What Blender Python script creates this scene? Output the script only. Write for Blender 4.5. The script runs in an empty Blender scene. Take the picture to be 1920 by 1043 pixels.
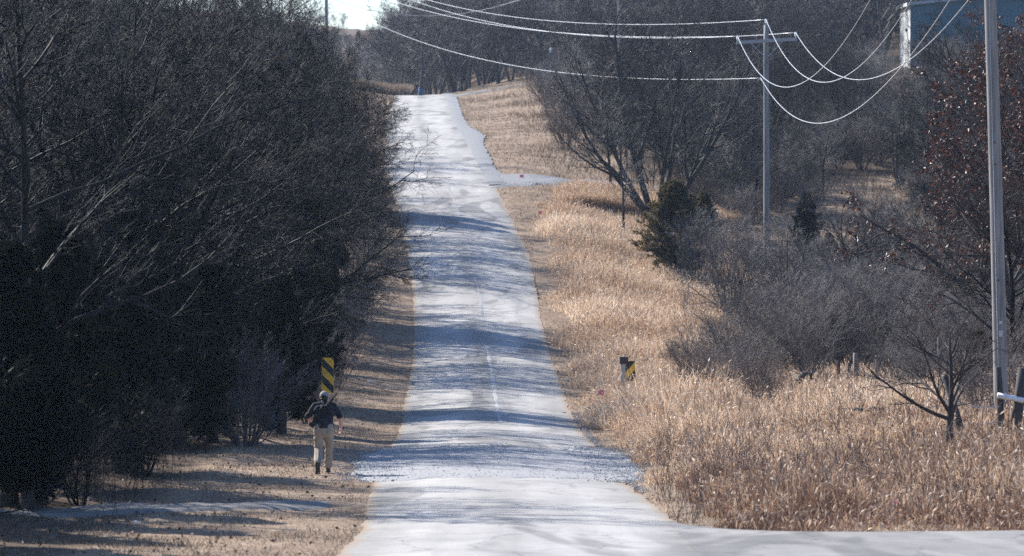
import bpy, math, random
import numpy as np
from mathutils import Vector, Matrix

random.seed(7)
scene = bpy.context.scene
COL = scene.collection

# ------------------------------------------------------------------ camera, sky, sun, exposure
F = 8000.0            # focal length in pixels of the 1920 px wide photograph
HR = 300.0            # pixel row of the eye level
cam_d = bpy.data.cameras.new("camera")
cam = bpy.data.objects.new("camera", cam_d)
COL.objects.link(cam)
cam_d.sensor_fit = 'HORIZONTAL'
cam_d.sensor_width = 36.0
cam_d.lens = 36.0 * F / 1920.0
cam_d.shift_y = -(521.5 - HR) / 1920.0
cam_d.clip_start = 1.0
cam_d.clip_end = 12000.0
cam.location = (0, 0, 0)
cam.rotation_euler = (math.radians(90), 0, 0)
cam_d.dof.use_dof = True
cam_d.dof.focus_distance = 118.0
cam_d.dof.aperture_fstop = 2.9
scene.camera = cam

SUN_AZ = math.radians(44)     # how far the sun stands ahead of due left
SUN_EL = math.radians(34)
sdir = Vector((-math.cos(SUN_AZ) * math.cos(SUN_EL), math.sin(SUN_AZ) * math.cos(SUN_EL), math.sin(SUN_EL)))
world = bpy.data.worlds.new("World")
scene.world = world
world.use_nodes = True
wn = world.node_tree
bgn = wn.nodes["Background"]
sky = wn.nodes.new("ShaderNodeTexSky")
sky.sky_type = 'NISHITA'
sky.sun_disc = False
sky.ozone_density = 1.5
sky.dust_density = .8
sky.sun_elevation = SUN_EL
sky.sun_rotation = math.atan2(sdir.x, sdir.y)
wb = wn.nodes.new("ShaderNodeMix"); wb.data_type = 'RGBA'; wb.blend_type = 'MULTIPLY'; wb.inputs[0].default_value = 1.0
wb.inputs[7].default_value = (.78, .92, 1.17, 1)      # clear winter air: a colder sky
wn.links.new(sky.outputs[0], wb.inputs[6])
wn.links.new(wb.outputs[2], bgn.inputs[0])
bgn.inputs[1].default_value = 0.09
sun_d = bpy.data.lights.new("sun", 'SUN')
sun_d.energy = 5.0
sun_d.angle = math.radians(0.5)
sun_d.color = (1.0, 0.955, 0.90)
sun = bpy.data.objects.new("sun", sun_d)
COL.objects.link(sun)
sun.rotation_euler = sdir.to_track_quat('Z', 'Y').to_euler()
scene.view_settings.view_transform = 'Standard'
scene.view_settings.look = 'None'
scene.view_settings.gamma = 1.0
scene.view_settings.use_curve_mapping = False
scene.view_settings.exposure = 1.1
scene.cycles.max_bounces = 6
scene.cycles.diffuse_bounces = 3
scene.cycles.glossy_bounces = 2
scene.cycles.volume_bounces = 0
scene.cycles.transparent_max_bounces = 8
scene.cycles.use_denoising = False
scene.cycles.use_adaptive_sampling = False
scene.cycles.sample_clamp_indirect = 5.0

# ------------------------------------------------------------------ helpers
def tag(o, label=None, cat=None, group=None, kind=None):
    if label: o["label"] = label
    if cat: o["category"] = cat
    if group: o["group"] = group
    if kind: o["kind"] = kind
    return o

def link(name, data, parent=None):
    o = bpy.data.objects.new(name, data)
    COL.objects.link(o)
    if parent is not None: o.parent = parent
    return o

def empty(name, loc, rz=0.0, scale=1.0):
    o = link(name, None)
    o.location = loc
    o.rotation_euler = (0, 0, rz)
    o.scale = (scale, scale, scale) if not isinstance(scale, tuple) else scale
    o.empty_display_size = 0.2
    return o

def make_mesh(name, V, quads=None, tris=None, mat=None, smooth=False, tint=None):
    me = bpy.data.meshes.new(name)
    V = np.ascontiguousarray(V, dtype=np.float32)
    parts, sizes = [], []
    if quads is not None and len(quads):
        parts.append(np.asarray(quads, np.int32).ravel()); sizes.append(np.full(len(quads), 4, np.int32))
    if tris is not None and len(tris):
        parts.append(np.asarray(tris, np.int32).ravel()); sizes.append(np.full(len(tris), 3, np.int32))
    loops = np.concatenate(parts); sizes = np.concatenate(sizes)
    starts = np.concatenate([[0], np.cumsum(sizes)[:-1]]).astype(np.int32)
    me.vertices.add(len(V)); me.vertices.foreach_set("co", V.ravel())
    me.loops.add(len(loops)); me.loops.foreach_set("vertex_index", loops)
    me.polygons.add(len(sizes)); me.polygons.foreach_set("loop_start", starts)
    me.polygons.foreach_set("use_smooth", np.full(len(sizes), bool(smooth)))
    if tint is not None:
        a = me.attributes.new("tint", 'FLOAT', 'POINT')
        a.data.foreach_set("value", np.asarray(tint, np.float32))
    me.update(calc_edges=True)
    if mat is not None: me.materials.append(mat)
    return me

class MB:
    """collects pieces and builds one mesh"""
    def __init__(self): self.V, self.Q, self.T, self.n = [], [], [], 0
    def add(self, V, Q=None, T=None):
        V = np.asarray(V, float).reshape(-1, 3)
        if Q is not None and len(Q): self.Q.append(np.asarray(Q).reshape(-1, 4) + self.n)
        if T is not None and len(T): self.T.append(np.asarray(T).reshape(-1, 3) + self.n)
        self.V.append(V); self.n += len(V); return self
    def box(self, c, s, rot=None, bev=0.0):
        hx, hy, hz = s[0] / 2, s[1] / 2, s[2] / 2
        v = np.array([[x, y, z] for x in (-hx, hx) for y in (-hy, hy) for z in (-hz, hz)])
        q = [[0, 1, 3, 2], [4, 6, 7, 5], [0, 4, 5, 1], [2, 3, 7, 6], [0, 2, 6, 4], [1, 5, 7, 3]]
        if rot is not None: v = v @ np.array(rot).T
        return self.add(v + np.array(c), q)
    def tube(self, pts, radii, S=8, cap=True):
        P = np.asarray(pts, float)[None]; R = np.broadcast_to(np.asarray(radii, float), (1, P.shape[1]))
        V, Q = tube_arrays(P, R, S)
        T = []
        if cap:
            k = P.shape[1]
            V = np.vstack([V, P[0, :1], P[0, -1:]])
            a, b = len(V) - 2, len(V) - 1
            for i in range(S):
                T.append([a, (i + 1) % S, i]); T.append([b, (k - 1) * S + i, (k - 1) * S + (i + 1) % S])
        return self.add(V, Q, T)
    def ell(self, c, r, rot=None, nu=16, nv=10):
        v, q, t = [], [], []
        for j in range(1, nv):
            th = math.pi * j / nv
            for i in range(nu):
                ph = 2 * math.pi * i / nu
                v.append([r[0] * math.sin(th) * math.cos(ph), r[1] * math.sin(th) * math.sin(ph), r[2] * math.cos(th)])
        top = len(v); v.append([0, 0, r[2]]); v.append([0, 0, -r[2]])
        for j in range(nv - 2):
            for i in range(nu):
                q.append([j * nu + i, (j + 1) * nu + i, (j + 1) * nu + (i + 1) % nu, j * nu + (i + 1) % nu])
        for i in range(nu):
            t.append([top, i, (i + 1) % nu]); t.append([top + 1, (nv - 2) * nu + (i + 1) % nu, (nv - 2) * nu + i])
        v = np.array(v)
        if rot is not None: v = v @ np.array(rot).T
        return self.add(v + np.array(c), q, t)
    def cap(self, p0, p1, r0, r1, S=12):
        """tapered capsule"""
        p0, p1 = np.array(p0, float), np.array(p1, float)
        d = p1 - p0; L = np.linalg.norm(d) + 1e-9; d /= L
        pts, rr = [], []
        for a in (85, 60, 30):
            a = math.radians(a); pts.append(p0 - d * r0 * math.sin(a)); rr.append(r0 * math.cos(a))
        for f in (0, .5, 1.0):
            pts.append(p0 + d * L * f); rr.append(r0 + (r1 - r0) * f)
        for a in (30, 60, 85):
            a = math.radians(a); pts.append(p1 + d * r1 * math.sin(a)); rr.append(r1 * math.cos(a))
        return self.tube(pts, rr, S)
    def chain(self, pts, radii, S=12):
        for i in range(len(pts) - 1): self.cap(pts[i], pts[i + 1], radii[i], radii[i + 1], S)
        return self
    def build(self, name, mat, parent=None, smooth=False):
        me = make_mesh(name, np.vstack(self.V), np.vstack(self.Q) if self.Q else None,
                       np.vstack(self.T) if self.T else None, mat, smooth)
        return link(name, me, parent)

def tube_arrays(P, R, S):
    """P [B,K,3] centre lines, R [B,K] radii -> verts, quads"""
    B, K = P.shape[:2]
    T = np.gradient(P, axis=1)
    T /= np.linalg.norm(T, axis=2, keepdims=True) + 1e-9
    m = T.mean(axis=1); m /= np.linalg.norm(m, axis=1, keepdims=True) + 1e-9
    ref = np.where(np.abs(m[:, 2:3]) < 0.9, np.array([[0, 0, 1.0]]), np.array([[1.0, 0, 0]]))[:, None, :]
    N = np.cross(T, np.broadcast_to(ref, T.shape)); N /= np.linalg.norm(N, axis=2, keepdims=True) + 1e-9
    Bn = np.cross(T, N)
    a = np.arange(S) * 2 * math.pi / S
    ring = np.cos(a)[None, None, :, None] * N[:, :, None, :] + np.sin(a)[None, None, :, None] * Bn[:, :, None, :]
    V = (P[:, :, None, :] + R[:, :, None, None] * ring).reshape(-1, 3)
    b = (np.arange(B) * K * S)[:, None, None]; k = (np.arange(K - 1) * S)[None, :, None]; s = np.arange(S)[None, None, :]
    s2 = (s + 1) % S
    q = np.stack([b + k + s, b + k + s2, b + k + S + s2, b + k + S + s], axis=-1).reshape(-1, 4)
    return V, q

def Rz(a): return np.array([[math.cos(a), -math.sin(a), 0], [math.sin(a), math.cos(a), 0], [0, 0, 1]])
def Rx(a): return np.array([[1, 0, 0], [0, math.cos(a), -math.sin(a)], [0, math.sin(a), math.cos(a)]])
def Ry(a): return np.array([[math.cos(a), 0, math.sin(a)], [0, 1, 0], [-math.sin(a), 0, math.cos(a)]])

# ------------------------------------------------------------------ materials
def mat_new(name, base, rough=0.8, spec=0.3, metal=0.0):
    m = bpy.data.materials.new(name); m.use_nodes = True
    b = m.node_tree.nodes["Principled BSDF"]
    b.inputs["Base Color"].default_value = (*base, 1)
    b.inputs["Roughness"].default_value = rough
    b.inputs["Specular IOR Level"].default_value = spec
    b.inputs["Metallic"].default_value = metal
    return m

def ramp_node(nt, stops, fac):
    r = nt.nodes.new("ShaderNodeValToRGB")
    el = r.color_ramp.elements
    while len(el) > 1: el.remove(el[-1])
    el[0].position = stops[0][0]; el[0].color = (*stops[0][1], 1)
    for p, c in stops[1:]:
        e = el.new(p); e.color = (*c, 1)
    nt.links.new(fac, r.inputs[0]); return r.outputs[0]

def noise_node(nt, scale, detail=4, rough=0.6, vec=None, dist=0.0):
    n = nt.nodes.new("ShaderNodeTexNoise")
    n.inputs["Scale"].default_value = scale; n.inputs["Detail"].default_value = detail
    n.inputs["Roughness"].default_value = rough; n.inputs["Distortion"].default_value = dist
    if vec is not None: nt.links.new(vec, n.inputs["Vector"])
    return n.outputs[0]

def coord(nt, sc=(1, 1, 1), kind="Object"):
    t = nt.nodes.new("ShaderNodeTexCoord"); mp = nt.nodes.new("ShaderNodeMapping")
    mp.inputs["Scale"].default_value = sc
    nt.links.new(t.outputs[kind], mp.inputs[0]); return mp.outputs[0]

def mix_node(nt, fac, a, b, blend='MIX'):
    m = nt.nodes.new("ShaderNodeMix"); m.data_type = 'RGBA'; m.blend_type = blend
    for sock, v in ((m.inputs[0], fac), (m.inputs[6], a), (m.inputs[7], b)):
        if isinstance(v, (int, float)): sock.default_value = v
        elif isinstance(v, tuple): sock.default_value = (*v, 1)
        else: nt.links.new(v, sock)
    return m.outputs[2]

def bump_node(nt, h, strength, dist):
    b = nt.nodes.new("ShaderNodeBump"); b.inputs["Strength"].default_value = strength
    b.inputs["Distance"].default_value = dist; nt.links.new(h, b.inputs["Height"]); return b.outputs[0]

def noise_mat(name, stops, scale, rough=0.8, spec=0.3, sc=(1, 1, 1), bump=0.0, bdist=0.01, detail=5, metal=0.0):
    m = mat_new(name, stops[0][1], rough, spec, metal); nt = m.node_tree; p = nt.nodes["Principled BSDF"]
    n = noise_node(nt, scale, detail, 0.65, coord(nt, sc))
    nt.links.new(ramp_node(nt, stops, n), p.inputs["Base Color"])
    if bump: nt.links.new(bump_node(nt, n, bump, bdist), p.inputs["Normal"])
    return m

def tint_mat(name, stops, rough=0.7, spec=0.3, trans=0.0, rnd=0.0):
    """colour comes from the per-leaf / per-blade tint attribute"""
    m = mat_new(name, stops[0][1], rough, spec); nt = m.node_tree; p = nt.nodes["Principled BSDF"]
    a = nt.nodes.new("ShaderNodeAttribute"); a.attribute_name = "tint"
    col = ramp_node(nt, stops, a.outputs["Fac"])
    nt.links.new(col, p.inputs["Base Color"])
    if trans > 0:
        tr = nt.nodes.new("ShaderNodeBsdfTranslucent"); nt.links.new(col, tr.inputs[0])
        mx = nt.nodes.new("ShaderNodeMixShader"); mx.inputs[0].default_value = trans
        nt.links.new(p.outputs[0], mx.inputs[1]); nt.links.new(tr.outputs[0], mx.inputs[2])
        nt.links.new(mx.outputs[0], nt.nodes["Material Output"].inputs[0])
    return m

def bark_mat(name, dark, light, rough=0.6, spec=0.4, varied=0.35):
    m = mat_new(name, dark, rough, spec); nt = m.node_tree; p = nt.nodes["Principled BSDF"]
    n = noise_node(nt, 2.5, 5, 0.7, coord(nt, (1, 1, .5)))
    col = ramp_node(nt, [(0.35, dark), (0.7, light)], n)
    oi = nt.nodes.new("ShaderNodeObjectInfo")
    v = ramp_node(nt, [(0.0, (1 - varied,) * 3), (1.0, (1.0, 1.0, 1.0))], oi.outputs["Random"])
    nt.links.new(mix_node(nt, 1.0, col, v, 'MULTIPLY'), p.inputs["Base Color"])
    return m

M = {}
M['bark'] = bark_mat("bark_grey", (.03, .028, .028), (.08, .077, .077), 0.8, 0.1)
M['twig'] = bark_mat("twig_grey", (.028, .026, .027), (.10, .097, .10), 0.6, 0.25)
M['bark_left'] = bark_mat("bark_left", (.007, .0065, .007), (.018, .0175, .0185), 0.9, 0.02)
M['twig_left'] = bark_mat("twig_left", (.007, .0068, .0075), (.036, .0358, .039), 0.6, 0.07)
M['bark_brown'] = bark_mat("bark_brown", (.03, .025, .023), (.085, .072, .066), 0.75, .15)
M['shrub'] = bark_mat("shrub_twig", (.085, .076, .072), (.27, .245, .235), 0.6, 0.25)
M['shrub_red'] = bark_mat("shrub_twig_red", (.085, .062, .055), (.21, .16, .14), 0.6, 0.25)
M['far_twig'] = bark_mat("far_twig", (.035, .032, .033), (.09, .085, .086), 0.6, 0.3)
M['cedar'] = tint_mat("cedar_leaf", [(0, (.006, .010, .006)), (.55, (.016, .022, .012)), (.8, (.07, .055, .022)), (1, (.15, .085, .032))], .7, .15, .15)
M['cedar_brown'] = tint_mat("cedar_leaf_brown", [(0, (.03, .034, .018)), (.35, (.075, .07, .03)), (.65, (.15, .105, .05)), (1, (.26, .16, .08))], .7, .15, .35)
M['oak_leaf'] = tint_mat("oak_leaf", [(0, (.026, .011, .008)), (.5, (.068, .022, .014)), (1, (.15, .055, .03))], .5, .4, .25)
M['grass_tall'] = tint_mat("tall_dry_grass", [(0, (.16, .10, .066)), (.35, (.36, .24, .155)), (.7, (.56, .405, .275)), (1, (.84, .72, .57))], .55, .4, .45)
M['grass_red'] = tint_mat("reddish_dry_grass", [(0, (.075, .04, .028)), (.4, (.19, .105, .07)), (.75, (.31, .19, .125)), (1, (.55, .42, .32))], .6, .35, .3)
M['grass_short'] = tint_mat("short_dry_grass", [(0, (.13, .092, .062)), (.5, (.30, .225, .155)), (1, (.48, .39, .275))], .7, .25, .15)
M['leaf_litter'] = tint_mat("dead_leaves", [(0, (.08, .045, .025)), (.6, (.19, .115, .06)), (1, (.34, .24, .15))], .7, .3)
M['stone'] = tint_mat("crushed_stone", [(0, (.22, .22, .215)), (.5, (.33, .33, .325)), (1, (.50, .50, .49))], .85, .2)
M['wood_pole'] = noise_mat("weathered_pole_wood", [(.3, (.12, .115, .11)), (.5, (.24, .23, .22)), (.72, (.34, .32, .30))], 7, .85, .2, (2, 2, .12), .3, .01)
M['wood_dark'] = noise_mat("dark_post_wood", [(.3, (.035, .032, .03)), (.7, (.10, .092, .085))], 8, .85, .2, (2, 2, .2), .3, .01)
M['wood_grey'] = noise_mat("grey_post_wood", [(.3, (.12, .11, .10)), (.7, (.27, .25, .23))], 8, .85, .2, (2, 2, .2), .3, .01)
M['pale_wood'] = noise_mat("pale_post_wood", [(.3, (.42, .38, .33)), (.7, (.58, .53, .47))], 8, .85, .2)
M['arm'] = noise_mat("crossarm_wood", [(.3, (.30, .29, .28)), (.7, (.42, .41, .40))], 6, .85, .2)
M['wire'] = mat_new("aluminium_wire", (.46, .47, .49), .45, .5, .4)
M['porcelain'] = mat_new("insulator_white", (.82, .83, .84), .25, .5)
M['galv'] = noise_mat("galvanised_steel", [(.3, (.38, .39, .40)), (.7, (.55, .56, .57))], 12, .5, .4)
M['rust'] = noise_mat("rusty_steel", [(.3, (.05, .025, .018)), (.7, (.14, .06, .035))], 20, .85, .2)
M['white_pipe'] = noise_mat("white_painted_pipe", [(.35, (.62, .60, .57)), (.55, (.84, .84, .82))], 7, .5, .4)
M['yellow'] = noise_mat("marker_yellow", [(.3, (.72, .40, .02)), (.6, (.85, .50, .03))], 9, .4, .5)
M['black'] = mat_new("marker_black", (.018, .018, .018), .5, .4)
M['rubber'] = noise_mat("tyre_rubber", [(.3, (.012, .012, .013)), (.7, (.035, .034, .034))], 10, .75, .3)
M['pink'] = mat_new("survey_pink", (.88, .26, .30), .6, .2)
M['litter'] = mat_new("white_plastic", (.85, .86, .88), .4, .4)
M['blue_barrel'] = mat_new("blue_plastic", (.03, .09, .22), .45, .4)
M['cream'] = mat_new('cream_paint', (.75, .70, .48), .5, .4)
M['red'] = mat_new('dull_red_paint', (.32, .05, .05), .5, .4)

# ------------------------------------------------------------------ terrain functions (y = distance along the road)
DG = np.arange(-150.0, 2600.0, 1.0)
def smooth_curve(ds, vs, sig=5.0):
    v = np.interp(DG, ds, vs)
    k = np.arange(-25, 26); g = np.exp(-.5 * (k / sig) ** 2); g /= g.sum()
    vp = np.concatenate([np.full(25, v[0]), v, np.full(25, v[-1])])
    return np.convolve(vp, g, mode='valid')
_zc_d = [-150, 0, 30, 50, 62, 70, 79, 89, 101, 119, 131, 147, 156, 169, 180, 190, 200, 212, 235, 255, 305, 390, 420, 480, 600, 900, 960, 1200, 2600]
_zc_z = [-1.7, -1.7, -4.2, -5.3, -5.76, -6.1, -6.4, -6.7, -6.94, -7.4, -7.5, -7.35, -7.0, -6.3, -5.4, -4.3, -3.25, -2.1, -.3, .8, 2.86, 5.85, 6.1, 5.2, 9, 28, 28.3, 24, 20]
ZC = smooth_curve(_zc_d, _zc_z, 4.0)
_ed = [-150, 40, 62, 70, 79, 89, 101, 119, 131, 147, 156, 169, 180, 190, 200, 212, 235, 305, 390, 480, 700, 2600]
_el = [-2.2, -2.2, -2.55, -2.42, -2.67, -2.89, -2.97, -3.09, -3.32, -3.49, -3.59, -3.87, -4.16, -4.63, -5.08, -5.78, -7.05, -9.07, -10.7, -13.5, -21, -90]
_er = [3.0, 3.0, 2.95, 2.85, 2.65, 2.34, 2.2, 1.86, 1.74, 1.58, 1.37, 1.16, 1.03, .83, .27, -.37, -1.53, -4.0, -5.7, -8.5, -16, -85]
EL = smooth_curve(_ed, _el, 2.5); ER = smooth_curve(_ed, _er, 2.5)
XC = smooth_curve(_ed, [(a + 2.55) for a in _el], 6.0)
def zc(d): return np.interp(d, DG, ZC)
def xc(d): return np.interp(d, DG, XC)
def road_l(d): return np.interp(d, DG, EL)
def road_r(d): return np.interp(d, DG, ER)

_uc = np.array([-400, -120, -60, -35, -20, -12, -8, -5, -2.8, 0, 2.8, 5, 9, 15, 25, 45, 80, 400.])
_tab = {
    -150: [0] * 18,
    30: [2, 2, 1, .5, .2, .1, 0, 0, 0, 0, 0, 0, .1, .2, .3, .4, 1, 3],
    60: [20, 14, 6, 2.5, .6, .1, 0, 0, 0, 0, 0, .0, .0, .0, .0, .2, 1, 4],
    73: [22, 16, 8, 3.5, .9, .2, .05, 0, 0, 0, 0, .0, .0, .0, .0, .2, 2, 6],
    82: [22, 16, 8, 3.5, .9, .2, .05, 0, 0, 0, 0, .12, .45, .7, .9, 1.2, 2, 6],
    90: [24, 18, 10, 4.5, 1.2, .25, .1, .05, -.05, 0, -.1, .1, .7, 1.2, 1.5, 2, 3, 8],
    125: [24, 19, 11, 5, 1.8, .3, .1, 0, -.15, 0, -.15, 0, .8, 1.2, 1.6, 2, 3, 8],
    160: [25, 20, 12, 6, 2.2, .6, .2, .05, -.1, 0, -.1, -.2, -.3, -.6, -.3, 0, 2, 8],
    200: [25, 20, 12, 6, 2.4, .8, .3, .05, -.1, 0, -.1, -.2, -1.0, -2.3, -2.0, -1, 2, 8],
    225: [25, 20, 12, 6, 2.4, .8, .3, .05, -.05, 0, -.03, -.05, -.6, -1.2, -.9, -.5, 2, 8],
    280: [24, 19, 11, 5, 2.0, .7, .3, .1, 0, 0, .02, .1, .2, .2, .2, .6, 3, 9],
    350: [22, 16, 9, 4, 1.6, .7, .4, .2, .03, 0, .06, .3, .7, 1.2, 2, 3.2, 6, 12],
    400: [20, 15, 8, 3.5, 1.4, .8, .7, .4, .06, 0, .1, .4, 1.0, 1.6, 2.6, 4.5, 8, 16],
    430: [20, 15, 8, 3.5, 1.4, .8, .7, .5, .2, .3, .6, 1.2, 2.2, 3.0, 4.2, 7, 12, 20],
    500: [18, 13, 7, 3, 1.2, .6, .4, .2, .1, .3, 1.6, 2.8, 4.5, 7, 10, 15, 20, 30],
    700: [16, 12, 8, 5, 2.2, .8, .3, 0, 0, .5, 3.5, 6, 9, 13, 18, 25, 30, 40],
    1000: [8, 6, 4, 3, 1.5, .5, .2, 0, 0, .5, 2, 4, 7, 10, 14, 20, 26, 40],
    2600: [0] * 18,
}
_td = np.array(sorted(_tab)); _tt = np.array([_tab[k] for k in _td], float)
OFF = np.stack([smooth_curve(_td, _tt[:, j], 6.0) for j in range(len(_uc))], axis=1)

def sn(x, y, f, s=0.0):      # cheap smooth noise from sines
    return (np.sin(x * f + 1.3 * np.sin(y * f * .7 + s) + s) + np.sin(y * f * 1.17 + 1.7 * np.sin(x * f * .6 - s) + 2.1 * s)) * .5

def ground(x, y):
    x = np.asarray(x, float); y = np.asarray(y, float)
    d = np.clip(y, DG[0], DG[-1] - 1)
    u = np.clip(x - xc(d), _uc[0], _uc[-1] - 1e-3)
    i = np.clip(np.searchsorted(_uc, u, side='right') - 1, 0, len(_uc) - 2)
    fu = (u - _uc[i]) / (_uc[i + 1] - _uc[i])
    k = np.clip((d - DG[0]).astype(int), 0, len(DG) - 2); fd = d - DG[k]
    o = (OFF[k, i] * (1 - fu) + OFF[k, i + 1] * fu) * (1 - fd) + (OFF[k + 1, i] * (1 - fu) + OFF[k + 1, i + 1] * fu) * fd
    away = np.clip((np.maximum(road_l(d) - x, x - road_r(d)) - .6) / 2.5, 0, 1)
    away = away * np.clip((d - 69.5) / 4, 0, 1)
    n = away * (.09 * sn(x, y, 1.1, .3) + .05 * sn(x, y, 2.9, 1.7))
    return zc(d) + o + n

def gz(x, y): return float(ground(x, y))
def at(px, d):                 # point on the ground seen in column px at distance d
    x = (px - 960.0) * d / F
    return x, d, gz(x, d)
def height_at(row, d): return (HR - row) * d / F

# ------------------------------------------------------------------ ground sheet
def ground_mesh():
    ys = np.unique(np.concatenate([np.arange(-140, 40, 6), np.arange(40, 240, .9), np.arange(240, 440, 2.0), np.arange(440, 700, 8), np.arange(700, 2500, 45)]))
    us = np.unique(np.concatenate([-np.array([390, 320, 250, 190, 150, 120, 95, 75, 60, 50, 42, 36, 31, 27, 24, 21.5, 19, 17, 15.5, 14, 13]),
                                   np.arange(-12, 16.01, .45), np.array([17, 18.5, 20, 22, 24, 27, 30, 34, 38, 43, 50, 60, 75, 95, 120, 150, 190, 250, 320, 390])]))
    Y, U = np.meshgrid(ys, us, indexing='ij')
    X = xc(Y) + U
    Z = ground(X, Y)
    inside = (X > road_l(Y) + .2) & (X < road_r(Y) - .2) & (Y < 425)
    Z = Z - .12 * inside
    ins2 = (Y > 36) & (Y < 69.2) & (X > 2.5) & (X < 34)
    Z = Z - .12 * ins2
    V = np.stack([X, Y, Z], -1).reshape(-1, 3)
    ny, nu = Y.shape
    a = (np.arange(ny - 1)[:, None] * nu + np.arange(nu - 1)[None]).ravel()
    Q = np.stack([a, a + 1, a + nu + 1, a + nu], -1)
    # how wooded / how grassy the soil is, by place
    d, u = Y, U
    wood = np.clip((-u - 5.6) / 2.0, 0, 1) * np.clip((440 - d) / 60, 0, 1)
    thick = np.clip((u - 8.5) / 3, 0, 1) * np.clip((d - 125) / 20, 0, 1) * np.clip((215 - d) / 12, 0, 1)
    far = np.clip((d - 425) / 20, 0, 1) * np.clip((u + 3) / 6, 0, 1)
    field = .62 * np.clip((u - 9) / 4, 0, 1) * np.clip((d - 230) / 8, 0, 1) * np.clip((640 - d) / 100, 0, 1)
    field = np.maximum(field, .55 * np.clip((d - 480) / 60, 0, 1))
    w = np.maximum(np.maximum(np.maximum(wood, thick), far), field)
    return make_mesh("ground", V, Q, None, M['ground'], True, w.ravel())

def ground_material():
    m = mat_new("ground_soil", (.3, .2, .1), .95, .1); nt = m.node_tree; p = nt.nodes["Principled BSDF"]
    c = coord(nt, (1, 1, 1))
    n1 = noise_node(nt, .35, 6, .7, c, .4); n2 = noise_node(nt, 3.2, 6, .75, c); n3 = noise_node(nt, 14, 4, .7, coord(nt, (1, .35, 1)))
    g1 = ramp_node(nt, [(.25, (.17, .12, .085)), (.45, (.28, .205, .145)), (.62, (.36, .275, .20)), (.8, (.28, .18, .12))], n1)
    g2 = ramp_node(nt, [(.3, (.45, .42, .38)), (.55, (1, 1, 1)), (.75, (1.25, 1.2, 1.1))], n2)
    grass = mix_node(nt, .85, g1, g2, 'MULTIPLY')
    g3 = ramp_node(nt, [(.35, (.55, .52, .5)), (.6, (1.1, 1.1, 1.1))], n3)
    grass = mix_node(nt, .7, grass, g3, 'MULTIPLY')
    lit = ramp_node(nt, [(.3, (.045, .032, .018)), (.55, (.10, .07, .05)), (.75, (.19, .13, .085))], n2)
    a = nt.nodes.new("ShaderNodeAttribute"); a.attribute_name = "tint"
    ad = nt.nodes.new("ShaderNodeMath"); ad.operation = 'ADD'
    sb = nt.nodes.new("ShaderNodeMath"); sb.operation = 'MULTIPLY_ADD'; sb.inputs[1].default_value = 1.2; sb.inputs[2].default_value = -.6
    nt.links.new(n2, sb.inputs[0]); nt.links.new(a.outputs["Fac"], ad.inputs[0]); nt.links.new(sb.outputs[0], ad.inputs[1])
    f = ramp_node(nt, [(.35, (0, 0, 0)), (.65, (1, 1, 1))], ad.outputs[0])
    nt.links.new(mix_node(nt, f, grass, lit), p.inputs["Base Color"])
    nt.links.new(bump_node(nt, n3, .8, .05), p.inputs["Normal"])
    return m
M['ground'] = ground_material()
tag(link("ground", ground_mesh()), kind="structure")

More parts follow.
